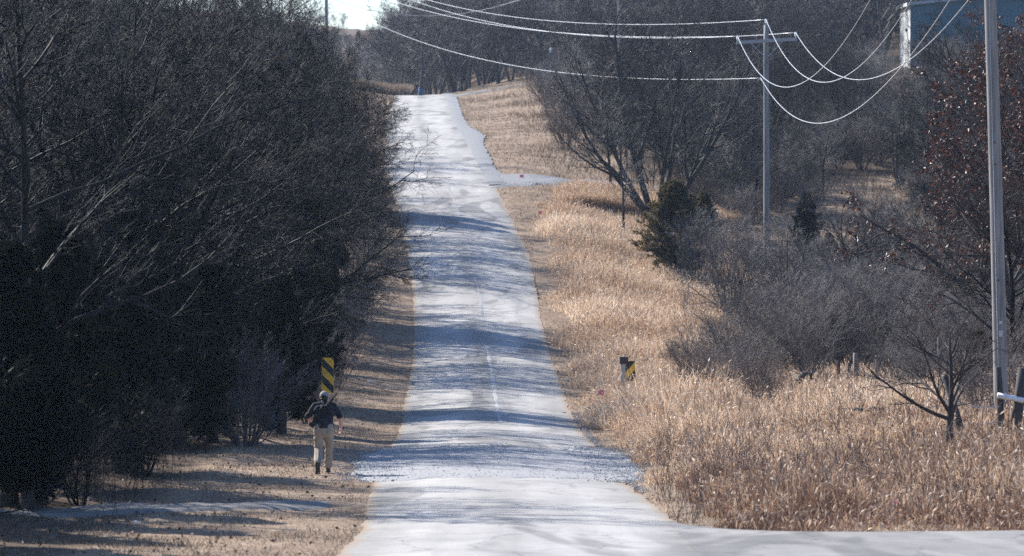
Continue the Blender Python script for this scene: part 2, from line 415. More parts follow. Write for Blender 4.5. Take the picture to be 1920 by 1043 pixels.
# ------------------------------------------------------------------ road sheets
def road_material(name="road_asphalt", k=1.0, wheel=False):
    m = mat_new(name, (.3, .3, .3), .8, .25); nt = m.node_tree; p = nt.nodes["Principled BSDF"]
    c = coord(nt)
    big = noise_node(nt, .22, 4, .6, c, .6)
    mid = noise_node(nt, 1.5, 5, .7, coord(nt, (1, .55, 1)))
    fine = noise_node(nt, 38, 3, .7, c)
    along = noise_node(nt, 1.0, 3, .5, coord(nt, (1.3, .03, 1)))
    col = ramp_node(nt, [(.3, (.34 * k, .335 * k, .33 * k)), (.5, (.40 * k, .395 * k, .385 * k)), (.72, (.46 * k, .455 * k, .445 * k))], big)
    col = mix_node(nt, .8, col, ramp_node(nt, [(.25, (.72, .72, .73)), (.5, (1, 1, 1)), (.8, (1.1, 1.1, 1.09))], mid), 'MULTIPLY')
    col = mix_node(nt, .7, col, ramp_node(nt, [(.3, (.80, .80, .80)), (.6, (1.06, 1.06, 1.06))], along), 'MULTIPLY')
    col = mix_node(nt, .6, col, ramp_node(nt, [(.3, (.62, .62, .62)), (.6, (1.12, 1.12, 1.12))], fine), 'MULTIPLY')
    # repairs, darker and paler, long in the driving direction
    pn = noise_node(nt, 1.0, 2, .4, coord(nt, (.40, .07, 1)), 1.2)
    col = mix_node(nt, .9, col, ramp_node(nt, [(.38, (.60, .60, .61)), (.40, (.80, .80, .80)), (.43, (1, 1, 1)), (.60, (1, 1, 1)), (.615, (1.15, 1.15, 1.14)), (.68, (1.2, 1.2, 1.19))], pn), 'MULTIPLY')
    if wheel:
        at_ = nt.nodes.new("ShaderNodeAttribute"); at_.attribute_name = "tint"
        wob = nt.nodes.new("ShaderNodeMath"); wob.operation = 'MULTIPLY_ADD'; wob.inputs[1].default_value = .09; wob.inputs[2].default_value = -.045
        nt.links.new(mid, wob.inputs[0])
        sm = nt.nodes.new("ShaderNodeMath"); sm.operation = 'ADD'; nt.links.new(at_.outputs["Fac"], sm.inputs[0]); nt.links.new(wob.outputs[0], sm.inputs[1])
        path = ramp_node(nt, [(.0, (.80, .79, .76)), (.10, (.90, .90, .89)), (.2, (1.12, 1.12, 1.12)), (.36, (1.12, 1.12, 1.12)), (.48, (.80, .80, .80)), (.6, (1.06, 1.06, 1.06)), (.78, (1.14, 1.14, 1.14)), (.9, (.90, .90, .89)), (1, (.80, .79, .76))], sm.outputs[0])
        col = mix_node(nt, .85, col, path, 'MULTIPLY')
        dirt = ramp_node(nt, [(.0, (1, 1, 1)), (.035, (0, 0, 0)), (.955, (0, 0, 0)), (1, (1, 1, 1))], sm.outputs[0])
        col = mix_node(nt, dirt, col, (.27, .21, .15))
    # cracks
    v = nt.nodes.new("ShaderNodeTexVoronoi"); v.feature = 'DISTANCE_TO_EDGE'; v.inputs["Scale"].default_value = .32
    mp = coord(nt, (1, .6, 1)); nz = nt.nodes.new("ShaderNodeTexNoise"); nz.inputs["Scale"].default_value = 1.1; nz.inputs["Detail"].default_value = 6
    nt.links.new(mp, nz.inputs["Vector"])
    vm = nt.nodes.new("ShaderNodeVectorMath"); vm.operation = 'MULTIPLY_ADD'; vm.inputs[1].default_value = (2.2, 2.2, 0)
    nt.links.new(nz.outputs["Color"], vm.inputs[0]); nt.links.new(mp, vm.inputs[2]); nt.links.new(vm.outputs[0], v.inputs["Vector"])
    cr = ramp_node(nt, [(.0, (.55, .55, .56)), (.008, (.8, .8, .8)), (.02, (1, 1, 1))], v.outputs["Distance"])
    col = mix_node(nt, .8, col, cr, 'MULTIPLY')
    col = mix_node(nt, 1.0, col, (1.03, 1.0, .95), 'MULTIPLY')
    nt.links.new(col, p.inputs["Base Color"])
    nt.links.new(bump_node(nt, fine, .35, .01), p.inputs["Normal"])
    return m
M['road'] = road_material("road_asphalt", .82, True)
M['street'] = road_material("cross_street_asphalt", .60)
M['seam'] = noise_mat("pale_seam", [(.3, (.31, .31, .305)), (.6, (.41, .41, .40))], 5, .8, .2)
M['seam_dark'] = noise_mat("dark_seam", [(.3, (.22, .22, .225)), (.65, (.33, .33, .33))], 3, .85, .2)
M['gravel'] = noise_mat("gravel_bed", [(.3, (.15, .154, .157)), (.5, (.24, .244, .247)), (.7, (.33, .333, .335))], 16, .95, .1, bump=.8, bdist=.03, detail=4)
M['track'] = noise_mat("gravel_track", [(.3, (.13, .125, .12)), (.5, (.21, .20, .185)), (.7, (.28, .27, .25))], 5, .95, .1, bump=.6, bdist=.03)

def strip(name, ys, xl, xr, nx, lift, mat, crown=0.0, kind="structure", skirt=.16):
    """sheet draped on the ground between two edges, with thin sides"""
    ys = np.asarray(ys, float); t = np.linspace(0, 1, nx)
    X = xl[:, None] * (1 - t) + xr[:, None] * t; Y = np.broadcast_to(ys[:, None], X.shape)
    Z = ground(X, Y) + lift + crown * (1 - (2 * t - 1) ** 2)[None]
    Xs = np.concatenate([X[:, :1] - .02, X, X[:, -1:] + .02], 1); Ys = np.concatenate([Y[:, :1], Y, Y[:, -1:]], 1)
    Zs = np.concatenate([Z[:, :1] - skirt, Z, Z[:, -1:] - skirt], 1)
    V = np.stack([Xs, Ys, Zs], -1).reshape(-1, 3); ny, nu = Xs.shape
    a = (np.arange(ny - 1)[:, None] * nu + np.arange(nu - 1)[None]).ravel()
    Q = np.stack([a, a + 1, a + nu + 1, a + nu], -1)
    tt = np.broadcast_to(np.concatenate([[0], t, [1]])[None], Xs.shape).ravel()
    return tag(link(name, make_mesh(name, V, Q, None, mat, False, tt)), kind=kind)

def jag(y, amp, s):
    return amp * (sn(y, y * .3, 1.9, s) * .5 + sn(y, y * .2, 5.3, s + 1) * .35 + sn(y, 0 * y, 11.0, s + 2) * .25)
ry = np.concatenate([np.arange(-140, 50, 5), np.arange(50, 240, .35), np.arange(240, 425, 1.0)])
strip("road", ry, road_l(ry) + jag(ry, .08, .4), road_r(ry) + jag(ry, .08, 2.2), 13, .015, M['road'], .05)
# side street joining from the right in front
sx = np.linspace(2.2, 33, 120)
def side_street():
    n = 26; t = np.linspace(0, 1, n)
    flare = 6.5 * np.exp(-((sx - 2.2) / .85))
    y1 = 68.8 + .09 * (sx - 3) * .3 + flare + jag(sx, .12, 3.3); y0 = 48.0 - flare * .8
    Y = y0[:, None] * (1 - t) + y1[:, None] * t; X = np.broadcast_to(sx[:, None], Y.shape)
    Z = ground(X, Y) + .022
    Z2 = np.concatenate([Z[:, :1] - .16, Z, Z[:, -1:] - .16], 1); X2 = np.concatenate([X[:, :1], X, X[:, -1:]], 1); Y2 = np.concatenate([Y[:, :1] - .02, Y, Y[:, -1:] + .02], 1)
    V = np.stack([X2, Y2, Z2], -1).reshape(-1, 3); ny, nu = X2.shape
    a = (np.arange(ny - 1)[:, None] * nu + np.arange(nu - 1)[None]).ravel()
    tag(link("street", make_mesh("street", V, np.stack([a, a + nu, a + nu + 1, a + 1], -1), None, M['street'], False)), kind="structure")
side_street()
# seam along the middle: worn pale line near, dark crack further up
def seam(name, rows, w, lift, mat, wob):
    ds = np.array([r[2] for r in rows], float); xs = np.array([(r[0] - 960) * r[2] / F for r in rows])
    y = np.arange(ds.min(), ds.max(), .5); x = np.interp(y, ds, xs) + jag(y, wob, 5.0)
    ww = w * (.75 + .35 * sn(y, y, 1.3, 4.0))
    strip(name, y, x - ww, x + ww, 3, lift, mat, 0, "structure", .003)
seam("faded_line", [(938, 800, 119), (928, 740, 136), (920, 690, 149), (912, 650, 158)], .055, .068, M['seam'], .03)
seam("dark_seam", [(910, 640, 160.5), (901, 560, 176), (884, 490, 188), (872, 430, 200), (852, 380, 212), (838, 350, 222)], .05, .068, M['seam_dark'], .03)

# gravel: the rough patch across the road by the runner, shoulders, drive and tracks
def gravel_patch():
    y = np.arange(88.0, 106, .22)
    f = np.clip((y - 88) / 3, 0, 1) * np.clip((106 - y) / 3, 0, 1)
    xl = road_l(y) - .15 - .45 * f + jag(y, .18, 1); xr = road_r(y) + .1 + .5 * f + jag(y, .2, 2)
    t = np.linspace(0, 1, 40)
    X = xl[:, None] * (1 - t) + xr[:, None] * t
    # ragged front and back edges
    y0 = 89.2 - 1.0 * np.exp(-((t - .12) / .12) ** 2) + .35 * np.sin(t * 9) + .2 * np.sin(t * 31); y1 = 104 + 1.2 * np.sin(t * 7 + 1) + .5 * np.sin(t * 23)
    s = (y - 88) / 18.0
    Y = y0[None] * (1 - s[:, None]) + y1[None] * s[:, None]
    Z = ground(X, Y) + .015 + .05 * (1 - (2 * np.clip((X - road_l(Y)) / (road_r(Y) - road_l(Y)), 0, 1) - 1) ** 2) + .02 + .01 * sn(X, Y, 6.0, 1)
    Z[0] -= .035; Z[:, 0] -= .05; Z[:, -1] -= .05; Z[-1] -= .035
    V = np.stack([X, Y, Z], -1).reshape(-1, 3); ny, nu = X.shape
    a = (np.arange(ny - 1)[:, None] * nu + np.arange(nu - 1)[None]).ravel()
    return make_mesh("gravel_patch", V, np.stack([a, a + 1, a + nu + 1, a + nu], -1), None, M['road_patch'], True)
M['road_patch'] = noise_mat("patched_road", [(.3, (.22, .22, .225)), (.5, (.31, .31, .31)), (.7, (.40, .40, .395))], 9, .95, .1, bump=.5, bdist=.02, detail=6)
tag(link("road_patch", gravel_patch()), kind="structure")

gy = np.arange(222, 420, 1.0)
strip("gravel_shoulder", gy, road_r(gy) - .35 + jag(gy, .1, 7), road_r(gy) + .55 + .5 * np.exp(-((gy - 272) / 10) ** 2) + jag(gy, .15, 8), 5, .06, M['gravel'], .03)
def cross_strip(name, px0, px1, d0, d1, ext, lift, mat):
    """a strip that leaves the road sideways: rows of points run across it"""
    n = 60; t = np.linspace(0, 1, n); s = np.linspace(0, 1, 9)
    x = px0 * (1 - t) + px1 * t; c = d0 * (1 - t) + d1 * t
    w = ext[0] * (1 - t) + ext[1] * t
    w = w * (1 + .12 * np.sin(t * 13) + .08 * np.sin(t * 37)) + ext[2] * np.exp(-t / .12)
    Y = c[:, None] + (s[None] - .5) * w[:, None]; X = np.broadcast_to(x[:, None], Y.shape)
    Z = ground(X, Y) + (lift * np.clip(t / .08, 0, 1) - .04 * np.clip(1 - t / .04, 0, 1))[:, None]
    Z = Z - .1 * ((s == 0) | (s == 1))[None]
    V = np.stack([X, Y, Z], -1).reshape(-1, 3); ny, nu = Y.shape
    a = (np.arange(ny - 1)[:, None] * nu + np.arange(nu - 1)[None]).ravel()
    Q = np.stack([a, a + nu, a + nu + 1, a + 1], -1)
    if x[1] < x[0]: Q = Q[:, ::-1]
    tag(link(name, make_mesh(name, V, Q, None, mat, False)), kind="structure")
cross_strip("gravel_driveway", -1.4, 9.0, 225, 229, (6.5, 6.0, 5.0), .06, M['gravel'])
cross_strip("gravel_road", -6.2, 4.0, 382, 398, (9, 9, 6), .09, M['track'])
cross_strip("dirt_track", -2.86, -22.0, 79.5, 66.5, (3.0, 2.2, .6), .035, M['track'])

# ------------------------------------------------------------------ growing branches
def nrm(v): return v / (np.linalg.norm(v, axis=-1, keepdims=True) + 1e-9)

def walk(rng, P0, D0, L, K, wig, up, lean):
    """random-walk centre lines"""
    B = len(P0); P = np.zeros((B, K, 3)); P[:, 0] = P0; d = nrm(D0)
    st = (L / (K - 1))[:, None]
    for k in range(1, K):
        P[:, k] = P[:, k - 1] + st * d
        d = nrm(d + wig * rng.normal(size=(B, 3)) + np.array([lean[0], lean[1], up])[None])
    return P

def children(rng, P, R, L, n, tmin, tmax, ang, ratio, jitter=.35, endbias=1.0):
    B, K = P.shape[:2]
    t = tmin + (tmax - tmin) * ((np.arange(n)[None] + rng.uniform(0, 1, (B, n))) / n) ** endbias
    f = t * (K - 1); i = np.clip(f.astype(int), 0, K - 2); f = f - i
    b = np.arange(B)[:, None]
    A, Cc = P[b, i], P[b, i + 1]
    pos = A * (1 - f[..., None]) + Cc * f[..., None]
    rad = R[b, i] * (1 - f) + R[b, i + 1] * f
    T = nrm(Cc - A)
    r = rng.normal(size=(B, n, 3)); perp = nrm(np.cross(T, r))
    an = np.radians(rng.uniform(ang[0], ang[1], (B, n)))[..., None]
    D = T * np.cos(an) + perp * np.sin(an)
    ln = L[:, None] * ratio * (1.12 - .62 * t) * rng.uniform(1 - jitter, 1 + jitter, (B, n))
    return pos.reshape(-1, 3), D.reshape(-1, 3), ln.ravel(), rad.ravel()

def taper(R0, K, end): return R0[:, None] * (1 - (1 - end) * np.linspace(0, 1, K)[None] ** .9)

def grow(seed, stems, H, spec, base_r=.14, spread=12, lean=(0, 0), stem_wig=.07, stem_up=.06, K0=9, split=1, min_r=.005):
    """stems at the foot, then one entry of spec per branching level.
    returns trunk arrays, crown arrays and the finest centre lines"""
    rng = np.random.default_rng(seed)
    az = rng.uniform(0, 2 * math.pi) + np.arange(stems) * 2.4 + rng.normal(size=stems) * .3
    sp = np.radians(spread) * (rng.uniform(.5, 1.3, stems) if stems > 1 else np.array([.35]))
    D = np.stack([np.sin(sp) * np.cos(az), np.sin(sp) * np.sin(az), np.cos(sp)], -1)
    P0 = np.stack([np.cos(az) * base_r * (stems > 1), np.sin(az) * base_r * (stems > 1), np.full(stems, -.25)], -1)
    L = H * rng.uniform(.8, 1.05, stems)
    P = walk(rng, P0, D, L, K0, stem_wig, stem_up, lean)
    R = taper(base_r * rng.uniform(.7, 1.0, stems), K0, .18); R[:, 0] *= 1.25
    trunk = [tube_arrays(P, R, 8)]; crown = []; last = P
    for li, s in enumerate(spec):
        p, d, l, r = children(rng, P, R, L, s['n'], s['t'][0], s['t'][1], s['ang'], s['ratio'], s.get('jit', .35), s.get('eb', 1.0))
        P = walk(rng, p, d, l, s['K'], s['wig'], s['up'], (lean[0] * s.get('ln', 1), lean[1] * s.get('ln', 1)))
        r0 = np.maximum(np.minimum(r * .72, s['rk'] * l ** 1.1), min_r)
        R = np.maximum(taper(r0, s['K'], .25), min_r * .55); L = l
        (trunk if s.get('limb') else crown).append(tube_arrays(P, R, s['S'])); last = P
    def cat(parts):
        V, Q, n = [], [], 0
        for v, q in parts: V.append(v); Q.append(q + n); n += len(v)
        return np.vstack(V), np.vstack(Q)
    return cat(trunk), cat(crown), last

def leaf_mesh_arrays(rng, lines, n, ln, wd, tint_fn, droop=.0, tmin=.3, flat=False):
    """n small folded leaves along the given centre lines"""
    B, K = lines.shape[:2]
    b = rng.integers(0, B, n); f = rng.uniform(tmin, 1, n) * (K - 1); i = np.clip(f.astype(int), 0, K - 2); f = (f - i)[:, None]
    A, C = lines[b, i], lines[b, i + 1]
    p = A * (1 - f) + C * f
    T = nrm(C - A); r = rng.normal(size=(n, 3)); s = nrm(np.cross(T, r))
    d = nrm(T * .7 + s * rng.uniform(.3, 1.1, (n, 1)) + np.array([[0, 0, -droop]]))
    w = nrm(np.cross(d, rng.normal(size=(n, 3)))); up = np.cross(d, w)
    l = ln * rng.uniform(.6, 1.4, (n, 1)); ww = wd * rng.uniform(.6, 1.3, (n, 1))
    V = np.stack([p, p + d * l * .55 + w * ww + up * ww * .4, p + d * l, p + d * l * .55 - w * ww + up * ww * .4], 1).reshape(-1, 3)
    a = np.arange(n) * 4
    T1 = np.stack([a, a + 1, a + 2], -1); T2 = np.stack([a, a + 2, a + 3], -1)
    return V, np.vstack([T1, T2]), np.repeat(tint_fn(p), 4)

PROTO = {}
def proto_bare(key, seed, trunk_mat, crown_mat, leaves=None, **kw):
    tr, cr, last = grow(seed, **kw)
    PROTO[key] = dict(trunk=make_mesh(key + "_trunk", tr[0], tr[1], None, M[trunk_mat], True),
                      crown=make_mesh(key + "_crown", cr[0], cr[1], None, M[crown_mat], True), leaves=None)
    if leaves:
        rng = np.random.default_rng(seed + 99)
        V, T, ti = leaf_mesh_arrays(rng, last, leaves['n'], leaves['l'], leaves['w'], lambda p: rng.uniform(0, 1, len(p)), .6)
        PROTO[key]['leaves'] = make_mesh(key + "_leaves", V, None, T, M[leaves['mat']], False, ti)

def twigs(n1, n2, n3, n4, up=.05, r1=.5):
    return [dict(n=n1, t=(.22, .98), ang=(32, 66), ratio=r1, K=8, wig=.11, up=up, rk=.020, S=6, ln=1.6),
            dict(n=n2, t=(.18, 1), ang=(28, 62), ratio=.50, K=6, wig=.14, up=up, rk=.014, S=4, ln=1.6),
            dict(n=n3, t=(.12, 1), ang=(25, 60), ratio=.50, K=5, wig=.15, up=up, rk=.012, S=3, ln=1.6),
            dict(n=n4, t=(.1, 1), ang=(20, 58), ratio=.55, K=4, wig=.16, up=up * .6, rk=.011, S=3)]

# trees of the wood on the left: reach out towards the road (+x)
for q, sd in enumerate((11, 23, 37, 41)):
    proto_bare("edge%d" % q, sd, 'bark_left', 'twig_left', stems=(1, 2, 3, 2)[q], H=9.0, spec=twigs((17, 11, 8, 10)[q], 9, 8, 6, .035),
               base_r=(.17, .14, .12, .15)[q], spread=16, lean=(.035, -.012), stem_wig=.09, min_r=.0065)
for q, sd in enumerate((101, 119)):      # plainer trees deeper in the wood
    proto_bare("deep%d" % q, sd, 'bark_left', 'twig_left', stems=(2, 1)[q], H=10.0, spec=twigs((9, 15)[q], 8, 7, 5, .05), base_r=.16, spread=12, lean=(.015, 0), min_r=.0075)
# spreading many-stemmed tree by the road
proto_bare("spread", 5, 'bark', 'twig', stems=7, H=10.5,
           spec=[dict(n=8, t=(.25, .97), ang=(22, 52), ratio=.46, K=7, wig=.10, up=.05, rk=.020, S=6, limb=True),
                 dict(n=8, t=(.2, 1), ang=(28, 58), ratio=.48, K=6, wig=.14, up=.04, rk=.014, S=4),
                 dict(n=7, t=(.15, 1), ang=(25, 60), ratio=.5, K=5, wig=.15, up=.03, rk=.012, S=3),
                 dict(n=4, t=(.1, 1), ang=(20, 55), ratio=.55, K=4, wig=.16, up=.02, rk=.011, S=3)],
           base_r=.20, spread=29, stem_wig=.06, stem_up=.065, min_r=.008)
proto_bare("vase", 29, 'bark', 'twig', stems=5, H=8.0, spec=twigs(8, 8, 7, 4, .07, .42), base_r=.13, spread=20, stem_up=.05, min_r=.007)
proto_bare("slim", 31, 'bark', 'twig', stems=1, H=7.0, spec=[dict(n=16, t=(.2, .98), ang=(48, 80), ratio=.36, K=7, wig=.12, up=.02, rk=.013, S=5)] + twigs(1, 8, 6, 4)[1:], base_r=.11, min_r=.006)
proto_bare("slim2", 67, 'bark', 'twig', stems=2, H=6.0, spec=[dict(n=13, t=(.2, .98), ang=(35, 60), ratio=.4, K=7, wig=.12, up=.05, rk=.013, S=5)] + twigs(1, 7, 6, 4)[1:], base_r=.08, spread=8, min_r=.006)
# grey bushes: many stems from the foot
def bush(key, seed, H, stems, n, mat='shrub', spread=30, br=.045, mr=.005):
    proto_bare(key, seed, mat, mat, stems=stems, H=H,
               spec=[dict(n=n[0], t=(.12, .98), ang=(18, 45), ratio=.5, K=6, wig=.13, up=.05, rk=.010, S=4),
                     dict(n=n[1], t=(.1, 1), ang=(20, 50), ratio=.5, K=5, wig=.16, up=.05, rk=.010, S=3),
                     dict(n=n[2], t=(.1, 1), ang=(20, 55), ratio=.55, K=4, wig=.18, up=.03, rk=.010, S=3)],
               base_r=br, spread=spread, stem_wig=.11, stem_up=.04, K0=8, min_r=mr)
bush("bush0", 201, 3.6, 9, (10, 8, 6)); bush("bush1", 207, 3.0, 12, (9, 8, 5), spread=36); bush("bush2", 215, 3.2, 10, (10, 7, 6), 'shrub_red', 26)
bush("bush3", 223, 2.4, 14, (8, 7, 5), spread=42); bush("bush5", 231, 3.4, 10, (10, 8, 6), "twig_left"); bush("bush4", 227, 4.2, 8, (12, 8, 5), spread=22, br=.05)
# low branching young tree in the grass
proto_bare("sapling", 58, 'bark_brown', 'bark_brown', stems=1, H=3.3,
           spec=[dict(n=14, t=(.32, .9), ang=(42, 75), ratio=.85, K=8, wig=.10, up=.05, rk=.024, S=5, limb=True),
                 dict(n=7, t=(.2, 1), ang=(28, 55), ratio=.5, K=6, wig=.14, up=.03, rk=.014, S=4),
                 dict(n=6, t=(.15, 1), ang=(25, 55), ratio=.5, K=4, wig=.16, up=.02, rk=.011, S=3)], base_r=.12, min_r=.006)
# oaks that keep their rusty leaves
for q, sd in enumerate((301, 317)):
    proto_bare("oak%d" % q, sd, 'bark_brown', 'bark_brown', leaves=dict(n=(5200, 4200)[q], l=.13, w=.045, mat='oak_leaf'), stems=(1, 2)[q], H=9.0,
               spec=twigs((15, 9)[q], 8, 7, 5, .02, .55), base_r=.19, spread=12, min_r=.0075)
proto_bare("far0", 401, 'far_twig', 'far_twig', stems=2, H=10.0, spec=twigs(10, 8, 6, 5, .05), base_r=.16, spread=13, min_r=.013)
proto_bare("far1", 409, 'far_twig', 'far_twig', stems=1, H=10.0, spec=twigs(14, 8, 6, 5, .05), base_r=.20, min_r=.013)

def proto_cedar(key, seed, H, W, n, mat, tip):
    rng = np.random.default_rng(seed)
    z = np.linspace(-.2, H, 9); P = np.zeros((1, 9, 3)); P[0, :, 2] = z; P[0, 1:, :2] = np.cumsum(rng.normal(size=(8, 2)) * .04, 0)
    R = taper(np.array([.035 * H]), 9, .15)
    tr = tube_arrays(P, R, 8)
    nb = int(34 * H)
    h = rng.uniform(.03, .97, nb) ** .9
    prof = W * np.clip((1 - h) ** .75 + .05, 0, 1) * np.clip(.45 + 1.9 * h, 0, 1) * rng.uniform(.65, 1.15, nb)
    az = rng.uniform(0, 2 * math.pi, nb)
    p0 = np.stack([np.zeros(nb), np.zeros(nb), h * H * .93], -1)
    el = np.radians(rng.uniform(8, 45, nb) + 28 * h)
    D = np.stack([np.cos(az) * np.cos(el), np.sin(az) * np.cos(el), np.sin(el)], -1)
    Bp = walk(rng, p0, D, prof, 6, .09, .06, (0, 0)); Br = taper(.010 + .012 * prof, 6, .3)
    bough = tube_arrays(Bp, Br, 4)
    p, d, l, r = children(rng, Bp, Br, prof, 9, .15, 1, (22, 55), .42)
    Sp = walk(rng, p, d, l, 4, .14, .08, (0, 0)); spray = tube_arrays(Sp, np.full(Sp.shape[:2], .004), 3)
    rmax = W
    def tf(q):
        rr = np.hypot(q[:, 0], q[:, 1]) / rmax
        return np.clip(rng.uniform(0, .62, len(q)) + tip * (rng.uniform(0, 1, len(q)) < .5) * np.clip(rr * .9 + q[:, 2] / H * .35 - .35, 0, 1), 0, 1)
    V, T, ti = leaf_mesh_arrays(rng, Sp, n, .16, .028, tf, -.25, .05)
    tv = np.vstack([tr[0], bough[0], spray[0]]); tq = np.vstack([tr[1], bough[1] + len(tr[0]), spray[1] + len(tr[0]) + len(bough[0])])
    PROTO[key] = dict(trunk=make_mesh(key + "_trunk", tv, tq, None, M['bark_brown'], True), crown=make_mesh(key + "_foliage", V, None, T, M[mat], False, ti), leaves=None)
proto_cedar("cedar0", 501, 5.0, 1.9, 52000, 'cedar', .75)
proto_cedar("cedar1", 511, 4.4, 1.5, 40000, 'cedar', .25)
proto_cedar("cedar2", 521, 4.6, 2.1, 46000, 'cedar_brown', .8)

def plant(name, key, x, y, s, rz, label, cat, group=None, sink=.0, parts=("trunk", "crown")):
    pr = PROTO[key]
    r = tag(empty(name, (x, y, gz(x, y) - sink), rz, s), label, cat, group)
    link(parts[0], pr['trunk'], r); link(parts[1], pr['crown'], r)
    if pr['leaves']: link("leaves", pr['leaves'], r)
    return r

# ------------------------------------------------------------------ the wood on the left
GE = "bare trees along the left edge of the road"
edge = [  # distance, metres left of the road's middle, proto, size, turn, label
    (96, 15.0, 0, 1.05, .2, "tall bare tree rising behind the darkest cedar at the left foot of the wood"),
    (108, 9.4, 1, 1.10, -.3, "bare tree with crossing pale limbs above the brown-tipped cedar, beside the gravel track"),
    (112, 10.0, 2, 1.30, .5, "many-stemmed bare tree between the brown-tipped cedar and the pale bush"),
    (117, 8.2, 3, 1.15, -.1, "bare tree whose limbs hang over the pale twiggy bush left of the runner"),
    (128, 8.4, 0, 1.30, -.5, "big bare tree above the cedar that stands behind the pale twiggy bush"),
    (132, 7.0, 2, 1.15, .1, "bare tree leaning out right behind the yellow and black marker on the left verge"),
    (147, 7.6, 1, 1.15, .4, "bare tree just past the left yellow and black marker, second up the road from it"),
    (153, 6.9, 3, 1.12, -.4, "bare tree past the left marker, third up the road, over the shaded verge"),
    (163, 7.4, 0, 1.15, .0, "bare tree at the wood edge over the widest shaded stretch of verge"),
    (169, 6.9, 2, 1.05, .6, "silvery bare tree at the wood edge where the road begins to climb"),
    (189, 7.4, 1, .92, -.2, "bare tree at the wood edge beside the lower of the two pale sunlit road stretches"),
    (194, 6.8, 3, .90, .3, "bare tree throwing fine branch shadows across the middle of the road"),
    (200, 7.0, 0, .82, -.5, "bare tree throwing the uppermost dark shadow band across the road"),
    (209, 6.6, 1, .74, .1, "bare tree whose low fine boughs reach over the road opposite the gravel driveway"),
    (226, 7.2, 2, .58, -.3, "small bare tree on the left verge opposite the mown bank"),
    (236, 7.0, 3, .55, .4, "low bare tree on the left where the road bends towards the crest"),
    (256, 6.8, 0, .48, .0, "low bare tree on the left halfway from the driveway to the crest"),
    (280, 6.2, 1, .42, .5, "small bare tree on the left nearest below the orange grass mound at the crest"),
]
for d, u, q, s, rz, lab in edge:
    x = float(xc(d)) - u
    plant("bare_tree", "edge%d" % q, x, d, s * .98, rz, lab, "tree", GE)
# low bushes under the wood's edge
GB = "leafless bushes along the wood edge"
for px, d, key, s, lab in [
    (462, 104, "bush1", .95, "pale twiggy bush catching the sun between two dark cedars left of the runner"),
    (150, 78, "bush5", .55, "thin spindly bush in front of the dark cedars beside the gravel track"),
    (268, 88, "bush5", .60, "dim bare bush in the shade in front of the second cedar"),
    (578, 118, "bush2", .55, "reddish bare bush behind the runner and left of the yellow marker"),
    (640, 150, "bush0", .75, "bare bush hanging over the shaded left verge beyond the marker"),
    (672, 172, "bush3", .95, "dense bare bush at the left verge below the climbing stretch"),
    (690, 190, "bush1", .9, "bare bush on the left verge beside the broad band of branch shadows"),
    (694, 204, "bush2", .8, "reddish bare bush on the left verge beside the uppermost shadow band"),
    (655, 157, "bush4", .62, "bare bush at the left verge just below the dense bush of the climbing stretch"),
    (634, 139, "bush2", .62, "reddish bare bush by the left verge, second beyond the yellow marker"),
    (668, 181, "bush0", .85, "thick bare bush at the left verge between the climbing stretch and the shadow bands"),
    (655, 165, "bush1", .8, "pale bare bush at the left verge at the start of the climb"),
    (688, 197, "bush0", .8, "bare bush on the left verge under the upper branch shadows"),
    (672, 228, "bush0", .7, "bare bush on the left verge opposite the driveway mouth")]:
    x, y, z = at(px, d)
    plant("bare_bush", key, x, y, s, d * .7, lab, "bush", GB, .02, ("stems", "crown"))
GC = "dark cedars under the left wood"
for px, d, key, s, lab in [
    (20, 77, "cedar1", (1.25, 1.25, 1.12), "near-black cedar cut by the left edge of the photo"),
    (105, 84, "cedar0", (1.15, 1.15, 1.08), "large dark cedar with rusty brown tips at the left beside the gravel track"),
    (55, 76.5, "cedar1", (1.0, 1.0, .95), "lowest near-black cedar in the left bottom corner, by the fallen branch"),
    (225, 91, "cedar1", (1.25, 1.25, 1.0), "dark cedar second from the left, black and without brown tips"),
    (340, 102, "cedar1", (1.1, 1.1, .95), "dark cedar third from the left, behind the leaf-strewn verge"),
    (400, 106, "cedar1", (1.1, 1.1, 1.05), "dark cedar touching the pale twiggy bush on its left"),
    (528, 112, "cedar1", (.95, .95, .98), "dark cedar between the pale twiggy bush and the runner"),
    (575, 128, "cedar0", (.85, .85, .95), "dark green cedar behind the left yellow and black marker"),
    (590, 166, "cedar1", (1.45, 1.45, 2.0), "tall dark cedar hidden in the wood beside the widest shaded stretch of verge"),
    (560, 169, "cedar1", (1.4, 1.4, 2.0), "tall dark cedar deeper in the wood than the one beside the widest shaded verge"),
    (572, 211, "cedar1", (1.3, 1.3, 1.9), "tall dark cedar deeper in the wood behind the uppermost dark bar on the road"),
    (500, 131, "cedar1", (1.35, 1.35, 2.0), "tall dark cedar deeper in the wood behind the left yellow marker"),
    (600, 208, "cedar1", (1.3, 1.3, 1.75), "tall cedar in the wood whose shade makes the uppermost dark bar on the road"),
    (548, 127, "cedar1", (1.35, 1.35, 1.95), "tall dark cedar behind the left yellow marker, higher than its neighbours"),
    (250, 104, "cedar0", (1.2, 1.2, 1.2), "taller cedar with a few rusty tips showing over the black cedars")]:
    x, y, z = at(px, d)
    plant("cedar_tree", key, x, y, s, d * 1.3, lab, "tree", GC, .02, ("trunk", "foliage"))

for px, d, key, s, lab in [(-130, 74, "cedar1", (1.4, 1.4, 1.3), "dark cedar standing just outside the left edge by the track"),
                           (-330, 71, "cedar1", (1.5, 1.5, 1.4), "dark cedar further outside the left edge by the track"),
                           (-230, 65, "cedar1", (1.4, 1.4, 1.35), "dark cedar outside the left edge, nearest the camera")]:
    x, y, z = at(px, d); plant("cedar_tree", key, x, y, s, d, lab, "tree", GC, .02, ("trunk", "foliage"))
